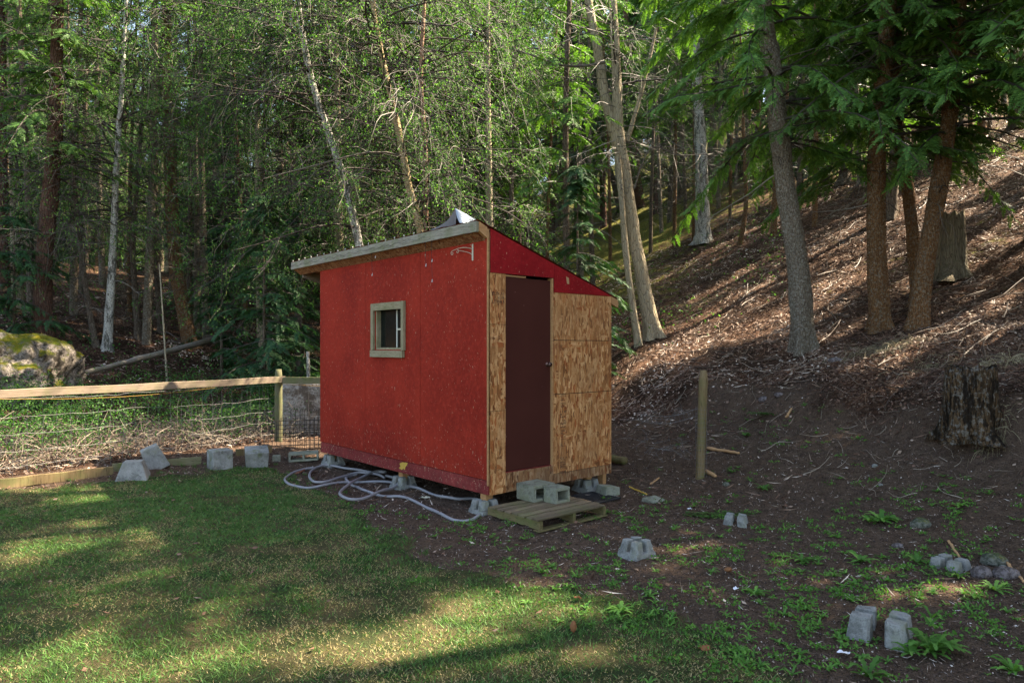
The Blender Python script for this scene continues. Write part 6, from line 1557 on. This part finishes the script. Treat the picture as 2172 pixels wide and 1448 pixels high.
# dry grass tufts
def tuft(px, py, n, L, label, seed, spread=0.25, down=0.6, mat='straw'):
    X, Y, Z = at_px(px, py); rr_ = rs(seed); S = np.stack([rr_.normal(0, spread, n), rr_.normal(0, spread * 0.5, n), np.zeros(n)], 1); S[:, 2] = gz(X + S[:, 0], Y + S[:, 1]) - Z
    D = nrm(np.stack([rr_.normal(0, 0.6, n) + S[:, 0] * 1.5, rr_.normal(-0.5, 0.4, n), rr_.uniform(0.2, 0.9, n)], 1))
    P = curves(S, D, L * rr_.uniform(0.5, 1.2, n), down * rr_.uniform(0.6, 1.8, n), 0.06, 6, rr_); g = G(); tubes(g, P, 0.0028 * np.linspace(1, 0.4, 6)[None] * np.ones((n, 1)), 3, rr_.rand(n))
    o = part('grass_tuft', g, MAT[mat], None); o.location = (X, Y, Z); return tag(o, label, 'grass tuft')
tuft(1885, 735, 520, 0.42, 'dry overhanging grass tuft on the bank below the orange trunks', 1, 0.30, 1.3)
tuft(2150, 760, 260, 0.35, 'dry grass tuft at the right edge above the dark stump', 2, 0.22, 1.0)
tuft(1990, 775, 160, 0.30, 'pale root strands hanging left of the dark stump', 3, 0.20, 1.2)
tuft(1500, 640, 160, 0.40, 'thin dry grass patch on the slope left of the grey fir', 4, 0.4, 0.8)
tuft(2110, 935, 100, 0.22, 'small dry grass tuft at the lower right of the dark stump', 5, 0.10, 1.0)

# ------------------------------------------------------------------ brambles behind the fence
r = rs(930); N = 2500
s_ = r.uniform(-3.0, 7.5, N); dd = r.uniform(0.10, 2.6, N) ** 1.0
nf = np.array([-0.816, 0.577])
x = FP[0] + FD[0] * s_ + nf[0] * dd; y = FP[1] + FD[1] * s_ + nf[1] * dd
ok = (y > 5) & (x > -12) & (x < -2.4) & (fence_d(x, y) > 0.08); x = x[ok]; y = y[ok]; n = len(x)
S = np.stack([x, y, gz(x, y)], 1); D = nrm(np.stack([r.normal(0, 0.55, n), r.normal(0, 0.55, n), r.uniform(0.35, 1.1, n)], 1))
keepL = r.uniform(0.3, 0.95, n); P = curves(S, D, keepL, r.uniform(0.1, 0.9, n), 0.12, 7, r)
P[..., 2] = np.maximum(P[..., 2], gz(P[..., 0], P[..., 1]) + 0.01)
fdP = fence_d(P[..., 0], P[..., 1]); push = np.clip(0.04 - fdP, 0, None); P[..., 0] += nf[0] * push; P[..., 1] += nf[1] * push
g = G(); tubes(g, P, 0.0036 * np.linspace(1.2, 0.5, 7)[None] * r.uniform(0.6, 1.5, (n, 1)), 3, np.clip(r.rand(n) ** 0.8, 0, 1))
for q in range(2):
    i = r.randint(1, 6, n); P2 = curves(P[np.arange(n), i], nrm(r.normal(size=(n, 3)) + [0, 0, 0.2]), r.uniform(0.1, 0.35, n), r.uniform(0, 0.6, n), 0.15, 4, r); fq = fence_d(P2[..., 0], P2[..., 1]).min(1) > 0.03
    P2 = P2[fq]; tubes(g, P2, 0.0022 * np.ones((len(P2), 4)), 3, r.rand(len(P2)))
bc = part('bramble_canes', g, MAT['cane'], None, kind='stuff'); bc['label'] = 'tangle of dead tan bramble canes behind the fence'; bc['category'] = 'brambles'
g = G(); N = 90000; s_ = r.uniform(-3.0, 9, N); dd = r.uniform(0.15, 3.8, N); x = FP[0] + FD[0] * s_ + nf[0] * dd; y = FP[1] + FD[1] * s_ + nf[1] * dd
dens = sstep(0.42, 0.60, fbm(x * 1.5, y * 1.5, 81, 4)) * (0.35 + 0.65 * sstep(0.3, 1.6, dd)); m = (y > 5) & (x > -13) & (x < -2.2) & (fence_d(x, y) > 0.1) & (r.rand(N) < dens + 0.12)
x = x[m]; y = y[m]; n = len(x); hmax = 0.30 + 0.55 * fbm(x * 1.2, y * 1.2, 83, 3) + 0.08 * np.clip(fence_d(x, y), 0, 3)
C = np.stack([x, y, gz(x, y) + hmax * r.rand(n) ** 0.7], 1); leaves(g, C, 0.035, r, r.uniform(0, 0.75, n), 0.0)
bl_ = part('undergrowth_leaves', g, MAT['leaf'], None, kind='stuff'); bl_['label'] = 'low green undergrowth leaves behind the fence'; bl_['category'] = 'undergrowth'
print('bramble leaves', n)
# understorey leaves and brush scattered on the far floor to the left and on the slope
g = G(); N = 26000; y = 13 + 22 * r.rand(N) ** 1.3; x = r.uniform(-0.8, 0.4, N) * y; m = (fence_d(x, y) > 2.5) & (r.rand(N) < sstep(0.45, 0.62, fbm(x * 0.8, y * 0.8, 85, 4)) + 0.03); x = x[m]; y = y[m]; n = len(x)
leaves(g, np.stack([x, y, gz(x, y) + 0.6 * r.rand(n) ** 1.4], 1), 0.06, r, r.uniform(0, 0.8, n), 0.0)
ub = part('forest_undergrowth', g, MAT['leaf'], None, kind='stuff'); ub['label'] = 'low leafy growth on the forest floor'; ub['category'] = 'undergrowth'
# catch: green moss leaves on the mossy block face
g = G(); rr_ = rs(4)
for (o, n, c, sp) in ((mb1, 900, (-0.10, -0.175, 0.15), 0.05),):
    Mz = o.matrix_world
